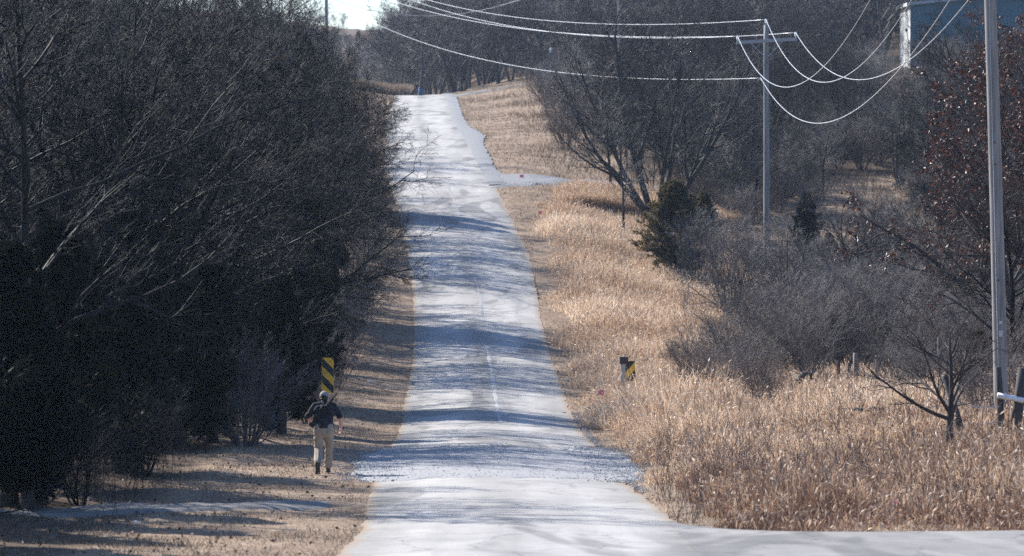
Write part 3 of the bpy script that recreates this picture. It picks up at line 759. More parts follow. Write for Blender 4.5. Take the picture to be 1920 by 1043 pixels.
# deeper wood: nobody could count its stems, one mass made of instances of plain trees
def scatter_wood(name, pts, keys, seed, smin, smax, label=None):
    rng = np.random.default_rng(seed)
    src = bpy.data.collections.new(name + "_kinds")
    for k in keys:
        tr, cr = PROTO[k]['trunk'], PROTO[k]['crown']
        n1, n2 = len(tr.vertices), len(cr.vertices)
        V = np.zeros((n1 + n2, 3), np.float32)
        b = np.zeros(n1 * 3, np.float32); tr.vertices.foreach_get("co", b); V[:n1] = b.reshape(-1, 3)
        b = np.zeros(n2 * 3, np.float32); cr.vertices.foreach_get("co", b); V[n1:] = b.reshape(-1, 3)
        def quads(me):
            i = np.zeros(len(me.loops), np.int32); me.loops.foreach_get("vertex_index", i); return i.reshape(-1, 4)
        me = make_mesh(k + "_whole", V, np.vstack([quads(tr), quads(cr) + n1]), None, cr.materials[0], True)
        src.objects.link(bpy.data.objects.new(k + "_whole", me))
    pm = bpy.data.meshes.new(name); P = np.array(pts, np.float32)
    pm.vertices.add(len(P)); pm.vertices.foreach_set("co", P.ravel()); pm.update()
    for an, vals in (("size", rng.uniform(smin, smax, len(P))), ("turn", rng.uniform(0, 6.28, len(P)))):
        a = pm.attributes.new(an, 'FLOAT', 'POINT'); a.data.foreach_set("value", vals.astype(np.float32))
    o = link(name, pm); tag(o, kind="stuff")
    g = bpy.data.node_groups.new(name + "_nodes", 'GeometryNodeTree')
    g.interface.new_socket("Geometry", in_out='INPUT', socket_type='NodeSocketGeometry')
    g.interface.new_socket("Geometry", in_out='OUTPUT', socket_type='NodeSocketGeometry')
    N = g.nodes; gi, go = N.new("NodeGroupInput"), N.new("NodeGroupOutput")
    ci = N.new("GeometryNodeCollectionInfo"); ci.inputs["Collection"].default_value = src
    ci.inputs["Separate Children"].default_value = True; ci.inputs["Reset Children"].default_value = True
    ip = N.new("GeometryNodeInstanceOnPoints"); ip.inputs["Pick Instance"].default_value = True
    a1 = N.new("GeometryNodeInputNamedAttribute"); a1.data_type = 'FLOAT'; a1.inputs[0].default_value = "size"
    a2 = N.new("GeometryNodeInputNamedAttribute"); a2.data_type = 'FLOAT'; a2.inputs[0].default_value = "turn"
    cx = N.new("ShaderNodeCombineXYZ"); ri = N.new("FunctionNodeRandomValue"); ri.data_type = 'INT'
    ri.inputs[4].default_value = 0; ri.inputs[5].default_value = len(keys) - 1
    L = g.links
    L.new(gi.outputs[0], ip.inputs["Points"]); L.new(ci.outputs[0], ip.inputs["Instance"])
    L.new(a1.outputs[0], ip.inputs["Scale"]); L.new(a2.outputs[0], cx.inputs[2]); L.new(cx.outputs[0], ip.inputs["Rotation"])
    L.new(ri.outputs[2], ip.inputs["Instance Index"]); L.new(ip.outputs[0], go.inputs[0])
    md = o.modifiers.new("scatter", 'NODES'); md.node_group = g
    return o

rng = np.random.default_rng(3)
pts = []
for d in np.arange(84, 250, 5.2):
    for u in np.arange(10.5, 46, 4.6):
        dd = d + rng.uniform(-2, 2); uu = u + rng.uniform(-1.8, 1.8)
        x = float(xc(dd)) - uu
        if x < -dd * .155 - 9: continue          # far outside the frame
        hit = dd - uu
        if uu < 14 and any(a < hit < b for a, b in ((83, 92), (106, 117), (126, 135), (168, 180), (192, 197), (204, 224))): continue
        if dd > 185 and uu > 10.5 + (dd - 185) * .22: continue
        pts.append((x, dd, gz(x, dd)))
scatter_wood("woods", pts, ("deep0", "deep1"), 5, .78, 1.15)
pts = []
for d in np.arange(250, 420, 9):
    for u in np.arange(9, 60, 6.0):
        dd = d + rng.uniform(-3, 3); uu = u + rng.uniform(-2, 2); x = float(xc(dd)) - uu
        if x < -dd * .13 - 4: continue
        pts.append((x, dd, gz(x, dd)))
scatter_wood("hillside_woods", pts, ("deep0", "deep1"), 6, .30, .62)

# ------------------------------------------------------------------ far wood over the crest
pts = []
for d in np.arange(418, 560, 8.5):
    lo = (738 - 960) * d / F + (d > 440) * 1.0
    for x in np.arange(lo + 1.5, d * .135, 4.4):
        dd = d + rng.uniform(-3, 3); xx = x + rng.uniform(-1.5, 1.5)
        pts.append((xx, dd, gz(xx, dd)))
for d in np.arange(352, 420, 8.0):
    for px in np.arange(1090, 2000, 78):
        p2 = px + rng.uniform(-30, 30); d2 = d + rng.uniform(-3, 3)
        if 1655 < p2 < 1905 and d2 < 372: continue
        if p2 < 1400 and d2 < 362 + (1400 - p2) * .1: continue
        x = (p2 - 960) * d2 / F; pts.append((x, d2, gz(x, d2)))
scatter_wood("far_woods", pts, ("far0", "far1"), 8, .8, 1.25)
low = []
for d in np.arange(404, 470, 9):
    for x in np.arange((745 - 960) * d / F, d * .135, 3.2):
        if d < 414 and x < 1.5: continue
        dd = d + rng.uniform(-3, 3); xx = x + rng.uniform(-1.2, 1.2); low.append((xx, dd, gz(xx, dd) - .3))
scatter_wood("far_brush", low, ("far0", "far1"), 18, .28, .5)
pts = []
for d in (880, 905, 930):
    for x in np.arange(-75, -14, 4.5):
        xx = x + rng.uniform(-2, 2)
        pts.append((xx, d, gz(xx, d)))
for d in np.arange(560, 800, 14):
    for px in np.arange(560, 745, 16):
        x = (px + rng.uniform(-8, 8) - 960) * d / F; y = d + rng.uniform(-6, 6); pts.append((x, y, gz(x, y) - .4))
pts = [p for p in pts if not (p[0] / p[1] * F > -295 and p[1] > 870)]
scatter_wood("skyline_woods", pts, ("far0", "far1"), 9, .16, .34)

pts = []
for d in np.arange(226, 345, 7.5):
    for px in np.arange(1130, 1990, 44):
        p2 = px + rng.uniform(-26, 26); d2 = d + rng.uniform(-3, 3)
        if p2 < 1130 + (d2 - 226) * .2 or rng.uniform() < .1: continue
        if 1500 < p2 < 1720 and d2 < 246: continue
        if p2 > 1630 and d2 > 252 or 1655 < p2 < 1735: continue
        if 1440 < p2 < 1700 and 300 < d2 < 330 and rng.uniform() < .5: continue
        x = (p2 - 960) * d2 / F; pts.append((x, d2, gz(x, d2)))
scatter_wood("field_thicket", pts, ("deep0", "deep1"), 10, .26, .66)
pts = []
for d in np.arange(218, 345, 8.0):
    for px in np.arange(1180, 1990, 42):
        p2 = px + rng.uniform(-18, 18); d2 = d + rng.uniform(-3, 3)
        if 1520 < p2 < 1720 and d2 < 236 or 1660 < p2 < 1735 and d2 > 262: continue
        if p2 < 1260 and d2 < 250: continue
        x = (p2 - 960) * d2 / F; pts.append((x, d2, gz(x, d2)))
scatter_wood("field_bushes", pts, ("bush0", "bush2", "bush1"), 12, .5, 1.15)
GF = "bare trees at the crest behind the mown bank"
for px, d, key, s, rz, lab in [
    (770, 428, "far1", 1.0, .3, "bluish bare tree rising beside the orange grass mound at the road crest"),
    (868, 412, "far0", 1.0, 1.2, "dark bare tree directly behind the gravel road at the crest"),
    (935, 420, "far1", 1.1, 2.2, "bare tree at the crest standing just left of the pale shed"),
    (1080, 400, "far0", .95, 4.0, "bare tree right of the pale shed, behind the white marker post")]:
    x, y, z = at(px, d); plant("bare_tree", key, x, y, s, rz, lab, "tree", GF)

# ------------------------------------------------------------------ right side
def rp(name, key, px, d, s, rz, lab, cat, group=None, parts=("trunk", "crown"), sink=.02):
    x, y, z = at(px, d); return plant(name, key, x, y, s, rz, lab, cat, group, sink, parts)
rp("bare_tree", "spread", 1236, 213, 1.0, 2.6, "largest bare tree, many dark stems fanning from one foot left of the utility pole", "tree")
rp("bare_tree", "slim", 1167, 204, .95, 1.0, "slim single-stemmed bare tree with level boughs standing in the golden grass", "tree")
rp("bare_tree", "vase", 1388, 221, .92, 2.0, "vase-shaped bare tree with forked dark stems just left of the middle utility pole", "tree")
rp("bare_tree", "slim2", 1512, 288, 1.15, .3, "thin bare tree on the tan field below the sagging wires", "tree")
rp("bare_tree", "slim2", 1562, 268, 1.0, 1.9, "thin bare tree on the tan field, second right of the middle utility pole", "tree")
rp("bare_tree", "slim2", 1606, 276, .95, 2.9, "thin bare tree on the tan field in front of the barn's pale corner", "tree")
rp("bare_tree", "slim", 1545, 226, .78, 4.2, "small bare tree at the foot of the pale field strip, right of the small cedar", "tree")
rp("bare_tree", "vase", 1688, 232, .75, 5.0, "bare tree with low spreading limbs before the pale field strip, under the barn", "tree")
rp("bare_tree", "slim", 1760, 262, 1.05, .9, "bare tree standing in front of the blue shaded barn wall", "tree")
rp("bare_tree", "vase", 1470, 330, .9, 3.3, "dark bare tree at the top of the tan field under the pole's crossarm", "tree")
rp("bare_tree", "edge1", 1395, 345, .9, 1.3, "dark bare tree at the top of the field just left of the pole's crossarm", "tree")
rp("oak_tree", "oak1", 1572, 372, .95, .8, "rust-leaved oak behind the white post at the top of the field", "tree")
rp("oak_tree", "oak0", 1650, 380, 1.0, 2.8, "dull red oak close left of the pale metal barn", "tree")
rp("bare_tree", "edge2", 1500, 385, 1.1, 4.4, "tall dark bare tree behind the field, between the crossarm and the rust-leaved oak", "tree")
rp("oak_tree", "oak0", 1842, 150, 1.22, 2.2, "big oak holding rusty dead leaves just behind the nearest utility pole", "tree")
rp("oak_tree", "oak1", 1935, 133, 1.0, .5, "dark oak with red-brown leaves cut by the right edge of the photo", "tree")
rp("oak_tree", "oak0", 1760, 178, .62, 4.0, "smaller red-leaved oak in the thicket left of the nearest utility pole", "tree")
rp("bare_tree", "edge3", 1880, 190, 1.0, 3.6, "bare tree behind the rusty oaks at the right", "tree")
rp("bare_tree", "edge0", 1905, 112, .62, 3.0, "dark low bare tree behind the leaning post with the white rail", "tree")
rp("bare_tree", "sapling", 1775, 86, 1.0, 4.1, "low dark young tree with spreading boughs in the grass before the fence", "tree")
rp("bare_tree", "edge0", 1812, 236, .95, 2.0, "dark bare tree with crooked limbs in front of the barn's right half", "tree")
rp("oak_tree", "oak1", 1905, 225, 1.1, 1.0, "large dark oak right of the nearest utility pole, beyond the others", "tree")
rp("bare_tree", "slim2", 1475, 165, .85, 1.0, "thin upright sapling poking out of the thicket right of the middle pole", "tree")
rp("bare_tree", "slim2", 1668, 172, 1.0, 2.2, "thin upright sapling in the thicket above the rusty bar", "tree")
rp("bare_tree", "vase", 1610, 186, .62, 2.9, "vase-shaped small bare tree in the thicket below the pale field strip", "tree")
rp("bare_tree", "edge2", 1745, 196, .62, 1.9, "low wide bare tree behind the thicket, left of the smaller red-leaved oak", "tree")
rp("cedar_tree", "cedar2", 1262, 189, (1.05, 1.05, .98), .6, "olive-brown cedar at the edge of the golden grass below the big tree", "tree", None, ("trunk", "foliage"))
rp("cedar_tree", "cedar2", 1318, 205, .62, 2.6, "small rusty cedar close behind the olive-brown cedar", "tree", None, ("trunk", "foliage"))
rp("cedar_tree", "cedar1", 1512, 206, .72, 1.6, "small dark cedar right of the middle utility pole before the pale field", "tree", None, ("trunk", "foliage"))
rp("cedar_tree", "cedar1", 1555, 196, .55, 3.6, "low black-green cedar sunk in the thicket beneath the pale field strip", "tree", None, ("trunk", "foliage"))
rp("cedar_tree", "cedar2", 1838, 106, .42, 5.6, "little brownish cedar beside the foot of the nearest utility pole", "tree", None, ("trunk", "foliage"))

GS = "grey leafless bushes in the thicket right of the golden grass"
shr = [
    (1372, 171, "bush4", 1.05, "tallest grey bush, fanning up before the foot of the middle utility pole"),
    (1302, 188, "bush0", .95, "grey bush overlapping the right side of the olive-brown cedar"),
    (1078, 268, "bush2", 1.15, "dense purple-grey bush on the bank above the driveway"),
    (1062, 256, "bush2", 1.05, "purple-grey bush lowest on the bank, next to the driveway's end"),
    (1098, 282, "bush0", 1.3, "tall purple-grey bush behind the others on the bank"),
    (1145, 272, "bush2", 1.25, "purple-grey bush on the bank right behind the slim bare tree"),
    (1030, 318, "bush2", 1.2, "twiggy bush nearest the mown bank's crest, left of all the others"),
    (1085, 325, "bush4", 1.1, "grey bush high on the bank below the cream marker post"),
    (1120, 262, "bush2", 1.0, "purple-grey bush on the bank close left of the slim bare tree"),
    (1050, 300, "bush0", 1.1, "feathery grey bush at the upper end of the mown bank"),
    (1330, 146, "bush3", .8, "low grey bush at the edge of the golden grass, below the tallest bush"),
    (1382, 140, "bush1", .85, "grey bush right of the right yellow marker, at the grass edge"),
    (1520, 128, "bush0", .75, "dark forked bush growing over the old tyre"),
    (1455, 150, "bush0", .95, "grey bush between the tallest bush and the old tyre"),
    (1560, 150, "bush1", 1.05, "broad grey bush above the weathered fence stubs"),
    (1640, 142, "bush4", .8, "upright grey bush right of the weathered fence stubs"),
    (1700, 150, "bush0", 1.0, "grey bush behind the dark rail"),
    (1775, 138, "bush2", .95, "reddish bush behind the dark rail's right end"),
    (1830, 128, "bush1", .95, "grey bush close left of the nearest utility pole"),
    (1690, 118, "bush3", .7, "low grey bush in the grass before the dark rail"),
    (1275, 150, "bush3", .50, "small grey bush among the golden grass, upper of two left of the thicket"),
    (1300, 133, "bush2", .50, "reddish small bush in the golden grass right of the half-sunk yellow sign"),
    (1352, 126, "bush0", .48, "bush standing out before the thicket over the dark hollow in the grass"),
    (1420, 128, "bush1", .58, "forward bush between the dark hollow and the old tyre"),
    (1428, 118, "bush2", .45, "reddish low bush in front of the old tyre, to its left"),
    (1680, 126, "bush0", .72, "grey bush between the pale rightmost stub and the dark upright post"),
    (1735, 112, "bush1", .6, "grey bush right behind the low dark young tree"),
    (1840, 98, "bush0", .5, "small bush between the leaning post and the nearest utility pole"),
    (1500, 138, "bush4", .72, "upright grey bush close behind the old tyre"),
    (1588, 140, "bush5", .8, "dark bush rising behind the weathered fence stubs"),
    (1905, 100, "bush2", .7, "reddish bush behind the white rail at the right edge"),
]
for px, d, key, s, lab in shr:
    rp("bare_bush", key, px, d, s, px * .37, lab, "bush", GS, ("stems", "crown"))
rng = np.random.default_rng(17)
n = 0
for d in np.arange(140, 216, 9.5):
    for px in np.arange(1440, 1990, 104):
        p2 = px + rng.uniform(-30, 30); d2 = d + rng.uniform(-3, 3)
        if d2 > 200 and p2 < 1700: continue
        if d2 < 160 and p2 < 1430: continue
        rp("bare_bush", ("bush0", "bush1", "bush2", "bush3", "bush4")[int(rng.integers(0, 5))], p2, d2, float(rng.uniform(.45, 1.15)), float(rng.uniform(0, 6)),
           "grey leafless bush lost among its like in the thicket below the pale field", "bush", "tangled bushes of the right thicket", ("stems", "crown"))

# ------------------------------------------------------------------ grass, leaves and stones on the ground (nobody could count them)
def blades(name, x, y, h, w, lean, tint, mat, seg=2, seed=0, plume=None, lift=0.0):
    rng = np.random.default_rng(seed); n = len(x)
    z = ground(x, y) - .02 + lift
    az = rng.uniform(0, 2 * math.pi, n); fz = rng.uniform(0, 2 * math.pi, n)
    side = np.stack([np.cos(fz), np.sin(fz), np.zeros(n)], -1) * (w / 2)[:, None]
    b = np.stack([x, y, z], -1)
    ld = np.stack([np.cos(az), np.sin(az), np.zeros(n)], -1) * (lean * h)[:, None]
    up = np.zeros((n, 3)); up[:, 2] = h
    V, a = [], None
    if seg == 1:
        V = np.stack([b - side, b + side, b + up + ld], 1).reshape(-1, 3); k = 3
        a = np.arange(n) * 3; T = np.stack([a, a + 1, a + 2], -1); Q = None
        tn = np.repeat(tint, 3)
    else:
        m = b + up * .62 + ld * .35
        tip = b + up * (1 - .25 * lean)[:, None] + ld
        pl = [b - side, b + side, m - side * .75, m + side * .75, tip]
        a = np.arange(n) * 5; Q = np.stack([a, a + 1, a + 3, a + 2], -1); T = np.stack([a + 2, a + 3, a + 4], -1)
        V = np.stack(pl, 1).reshape(-1, 3); tn = np.repeat(tint, 5)
        if plume is not None:      # seed heads
            s = plume; bb = tip[s] - (tip - m)[s] * .35; dd = nrm((tip - m)[s]); L = .09 + .10 * rng.uniform(0, 1, len(s))
            sd = nrm(np.cross(dd, rng.normal(size=(len(s), 3)))) * .016; s2 = np.cross(dd, sd)
            PV = np.stack([bb, bb + dd * L[:, None] * .5 + sd, bb + dd * L[:, None] * .5 - sd * .5 + s2, bb + dd * L[:, None] * .5 - sd * .5 - s2, bb + dd * L[:, None]], 1).reshape(-1, 3)
            c = np.arange(len(s)) * 5 + len(V)
            PT = np.concatenate([np.stack([c, c + i, c + j], -1) for i, j in ((1, 2), (2, 3), (3, 1))] + [np.stack([c + 4, c + j, c + i], -1) for i, j in ((1, 2), (2, 3), (3, 1))])
            V = np.vstack([V, PV]); T = np.vstack([T, PT]); tn = np.concatenate([tn, np.repeat(np.clip(tint[s] + .42, 0, 1), 5)])
    return tag(link(name, make_mesh(name, V, Q, T, mat, False, tn)), kind="stuff")

def on_paving(x, y):
    p = (x > road_l(y) - .02) & (x < road_r(y) + .02)
    p |= (x > 2.2) & (y > 44) & (y < 68.8 + .027 * (x - 3) + 6.5 * np.exp(-(x - 2.2) / .85))
    t = np.clip((-2.3 - x) / 19.7, 0, 1); c = 79.5 + (66.5 - 79.5) * t
    p |= (x < -2) & (np.abs(y - c) < 1.15 + .3 * sn(x, x, 1.3, 2))
    p |= (x < 9) & (x > -2) & (np.abs(y - 227) < 2.7)
    p |= (x > road_r(y) - .5) & (x < road_r(y) + .5) & (y > 225)
    p |= (y > 87) & (y < 106) & (x > road_l(y) - .4) & (x < road_r(y) + .42)
    return p

def sample(rng, n, d0, d1, u0, u1, pw=1.0):
    d = d0 + (d1 - d0) * rng.uniform(0, 1, n) ** pw
    u = rng.uniform(u0, u1, n); return xc(d) + u, d, u

# tall golden grass on the right bank
rng = np.random.default_rng(71)
x, d, u = sample(rng, 330000, 68.5, 212, 2.5, 15.5, 1.25)
gap = x - road_r(d)
edge_in = .50 + .5 * sn(d, d * .4, .45, 2.0) + .25 * sn(d, x, 1.4, 1.0) + np.clip((d - 150) / 60, 0, 1) * .8 + .55 * np.exp(-((d - 90) / 14) ** 2)
clump = .5 + .5 * sn(x * 1.0, d * .8, 1.1, 4.0); clump2 = .5 + .5 * sn(x, d, .33, 9.0)
thick_cut = np.where(d > 138, 10.5 - (d - 138) * .02, 99) + 6 * (rng.uniform(0, 1, len(x)) < .4)
p_keep = np.clip(.35 + .75 * clump * .7 + .3 * clump2, 0, 1)
keep = (gap > edge_in) & ~on_paving(x, d) & (u < thick_cut + 1.5 * sn(d, d, .5, 1)) & (rng.uniform(0, 1, len(x)) < p_keep)
x, d, u, gap, clump, clump2 = [v[keep] for v in (x, d, u, gap, clump, clump2)]
ei = edge_in[keep]
n = len(x)
h = (.22 + .55 * clump ** 1.4 + .34 * rng.uniform(0, 1, n) ** 1.5) * np.clip(.35 + (gap - ei) * .55, .35, 1) * (.8 + .35 * clump2)
h *= np.where((d > 110) & (x / d * F > 430), .5, 1.0)
h *= np.clip(.22 + (d - 69.0 - .03 * x) / 5.0, .22, 1) * (.75 + .5 * rng.uniform(0, 1, n) ** 2)
h *= 1 + .5 * np.exp(-((x - 3.4) / .9) ** 2 - ((d - 126.8) / 2.2) ** 2)
h *= 1 + .55 * np.exp(-((d - 121) / 14) ** 2) * (u < 7)
tint = np.clip(.28 + .40 * clump2 + .18 * np.clip((d - 75) / 25, 0, 1) + rng.normal(size=n) * .17, 0, 1)
red = rng.uniform(0, 1, n) < np.clip(.82 - (d - 66) / 42 + .45 * sn(x, d, .7, 6) + .03 * (x - 4), .05, .8)
blades("reddish_grass", x[red], d[red], h[red] * 1.05, .010 + .008 * rng.uniform(0, 1, red.sum()) + d[red] * 2e-5, rng.uniform(.05, .8, red.sum()), np.clip(rng.normal(size=red.sum()) * .22 + .45 + .2 * sn(x[red], d[red], 1.9, 2), 0, 1), M['grass_red'], 2, 73,
       plume=np.where(rng.uniform(0, 1, red.sum()) < .08)[0])
x, d, h, tint = x[~red], d[~red], h[~red], tint[~red]; n = len(x)
blades("tall_grass", x, d, h, .011 + .012 * rng.uniform(0, 1, n) + d * 2.2e-5, np.where(rng.uniform(0, 1, n) < .4, rng.uniform(.8, 1.7, n), rng.uniform(.05, .8, n)), tint, M['grass_tall'], 2, 72,
       plume=np.where(rng.uniform(0, 1, n) < .30)[0])
# short dead grass of the verges
x, d, u = sample(rng, 420000, 60, 230, -9.5, 6.5, 1.35)
keep = ~on_paving(x, d) & (((x < road_l(d) + .04) & (rng.uniform(0, 1, len(x)) < np.clip((u + 9.5) / 3, .15, 1))) | (x > road_r(d)) & (x - road_r(d) < 3.0)) & (rng.uniform(0, 1, len(x)) < np.clip(.55 + .6 * sn(x, d * .5, 1.7, 5), .12, 1))
x, d, u = x[keep], d[keep], u[keep]; n = len(x)
blades("verge_grass", x, d, .035 + .075 * rng.uniform(0, 1, n) ** 2, .012 + .010 * rng.uniform(0, 1, n) + d * 4e-5, rng.uniform(.2, 1.3, n),
       np.clip(.45 + .25 * sn(x, d, .6, 3) + rng.normal(size=n) * .2, 0, 1), M['grass_short'], 1, 74)
# rough grass on the bank, the field and by the crest
x, d, u = sample(rng, 260000, 205, 400, -9, 46, 1.0)
fringe = np.clip(1.2 - np.abs(x - road_r(d) - 1.6) / 3.5, 0, 1)
keep = ~on_paving(x, d) & ((u > 1) | (d > 250)) & (rng.uniform(0, 1, len(x)) < np.clip(.25 + .5 * sn(x, d * .4, .5, 5) + .5 * fringe, .1, 1))
x, d, u = x[keep], d[keep], u[keep]; n = len(x)
tallr = np.clip((u - 5.5) / 3, 0, 1) * (.4 + .6 * (sn(x, d, .4, 2) > 0))
blades("field_grass", x, d, (.07 + .10 * rng.uniform(0, 1, n)) * (1 + 3.2 * tallr), .03 + .03 * rng.uniform(0, 1, n), rng.uniform(.2, .9, n),
       np.clip(.45 + .3 * sn(x, d * .5, .35, 3) + rng.normal(size=n) * .18, 0, 1), M['grass_short'], 1, 76)
x, d, u = sample(rng, 60000, 214.5, 223.2, 3.2, 15, 1.0)
keep = (x > 2.3 + .5 * sn(d, d, .9, 1)) & (rng.uniform(0, 1, len(x)) < np.clip((x - 1.9) / 1.5, 0, 1)); x, d = x[keep], d[keep]; n = len(x)
blades("drive_grass", x, d, (.35 + .6 * rng.uniform(0, 1, n)) * np.clip((x - 1.2) / 2.2, .4, 1), .018 + .015 * rng.uniform(0, 1, n), rng.uniform(.05, .9, n), np.clip(.5 + rng.normal(size=n) * .2, 0, 1), M['grass_tall'], 2, 79, plume=np.where(rng.uniform(0, 1, n) < .15)[0])
# tawny grass mounds beside the crest
x, d, u = sample(rng, 26000, 398, 416, -16, 0.5, 1.0)
keep = (x < road_l(d) + 1.5) ; x, d = x[keep], d[keep]; n = len(x)
blades("mound_grass", x, d, .5 + .9 * rng.uniform(0, 1, n), .06 + .03 * rng.uniform(0, 1, n), rng.uniform(.1, .6, n), np.clip(.55 + rng.normal(size=n) * .15, 0, 1), M['grass_short'], 2, 77)
# fallen leaves on the left verge and under the wood
x, d, u = sample(rng, 6500, 62, 200, -11, -2.6, 1.2)
keep = ~on_paving(x, d) & (rng.uniform(0, 1, len(x)) < np.clip((-u - 2.3) / 5, .1, 1)); x, d = x[keep], d[keep]; n = len(x)
c = np.stack([x, d, ground(x, d) + .03], -1); a = nrm(rng.normal(size=(n, 3))); b = nrm(np.cross(a, rng.normal(size=(n, 3))))
s = (.02 + .03 * rng.uniform(0, 1, n))[:, None]
V = np.stack([c - a * s, c + b * s * .6, c + a * s, c - b * s * .6 + np.cross(a, b) * s * .3], 1).reshape(-1, 3); k = np.arange(n) * 4
tag(link("fallen_leaves", make_mesh("fallen_leaves", V, None, np.vstack([np.stack([k, k + 1, k + 2], -1), np.stack([k, k + 2, k + 3], -1)]), M['leaf_litter'], False, np.repeat(rng.uniform(0, 1, n), 4))), kind="stuff")

# loose stones
def stones(name, x, y, size, seed):
    rng = np.random.default_rng(seed); n = len(x)
    base = np.array([[1, 0, 0], [-1, 0, 0], [0, 1, 0], [0, -1, 0], [0, 0, 1], [0, 0, -1.]])
    tri = np.array([[0, 2, 4], [2, 1, 4], [1, 3, 4], [3, 0, 4], [2, 0, 5], [1, 2, 5], [3, 1, 5], [0, 3, 5]])
    V = base[None] * rng.uniform(.5, 1.2, (n, 6, 1)) + rng.normal(size=(n, 6, 3)) * .18
    an = rng.uniform(0, 6.28, n); ca, sa = np.cos(an)[:, None], np.sin(an)[:, None]
    V = np.stack([V[..., 0] * ca - V[..., 1] * sa, V[..., 0] * sa + V[..., 1] * ca, V[..., 2] * .7], -1)
    t = np.clip((x - road_l(y)) / (road_r(y) - road_l(y)), 0, 1)
    zz = ground(x, y) + .035 + .05 * (1 - (2 * t - 1) ** 2)
    V = V * size[:, None, None] + np.stack([x, y, zz], -1)[:, None]
    T = (tri[None] + (np.arange(n) * 6)[:, None, None]).reshape(-1, 3)
    return tag(link(name, make_mesh(name, V.reshape(-1, 3), None, T, M['stone'], False, np.repeat(rng.uniform(0, 1, n), 6))), kind="stuff")
rng = np.random.default_rng(81)
d1 = rng.uniform(88.5, 106, 9000); s1 = rng.normal(size=9000) * .34
e = np.where(rng.uniform(0, 1, 9000) < .62, road_r(d1) + .12, road_l(d1) - .25)
x1 = e + s1
d2 = rng.uniform(89, 105, 2500); x2 = road_l(d2) + (road_r(d2) - road_l(d2)) * rng.uniform(0, 1, 2500)
d3 = rng.uniform(84, 128, 2500); x3 = road_r(d3) + .1 + np.abs(rng.normal(size=2500)) * .25 * (rng.uniform(0, 1, 2500) - .35)
xx = np.concatenate([x1, x2, x3]); dd = np.concatenate([d1, d2, d3])
stones("gravel", xx, dd, np.concatenate([.008 + .024 * rng.uniform(0, 1, 9000) ** 3, .008 + .018 * rng.uniform(0, 1, 2500) ** 3, .01 + .02 * rng.uniform(0, 1, 2500) ** 2]), 82)

# dead weed stalks and undergrowth that fill the thicket
def stalks(name, n, d0, d1, pxa, pxb, hmin, hmax, mat, seed):
    rng = np.random.default_rng(seed)
    d = rng.uniform(d0, d1, n); px = rng.uniform(pxa, pxb, n); x = (px - 960) * d / F
    ok = ~on_paving(x, d) & ((x > 0) | (x - xc(d) < -6.8)); x, d = x[ok], d[ok]; n = len(x)
    p0 = np.stack([x, d, ground(x, d) - .03], -1); L = rng.uniform(hmin, hmax, n) * (.5 + .5 * (sn(x, d, .8, 3) > -.2))
    D = nrm(np.stack([rng.normal(size=n) * .3, rng.normal(size=n) * .3, np.ones(n)], -1))
    P = walk(rng, p0, D, L, 5, .12, .02, (0, 0)); R = taper(np.full(n, .006), 5, .35)
    V1, Q1 = tube_arrays(P, R, 3)
    p, dr, l, r = children(rng, P, R, L, 4, .3, 1, (20, 50), .4)
    P2 = walk(rng, p, dr, l, 4, .15, .03, (0, 0)); V2, Q2 = tube_arrays(P2, taper(np.full(len(p), .004), 4, .4), 3)
    return tag(link(name, make_mesh(name, np.vstack([V1, V2]), np.vstack([Q1, Q2 + len(V1)]), None, M[mat], True)), kind="stuff")
stalks("undergrowth", 3000, 136, 214, 1270, 1990, .7, 2.0, 'shrub', 91)
stalks("weeds", 3200, 72, 138, 1230, 1960, .5, 1.25, 'shrub_red', 92)
stalks("field_brush", 3200, 214, 345, 1140, 1990, .6, 2.4, 'far_twig', 93)
stalks("wood_brush", 3600, 74, 230, 0, 640, .5, 1.4, 'twig_left', 94)

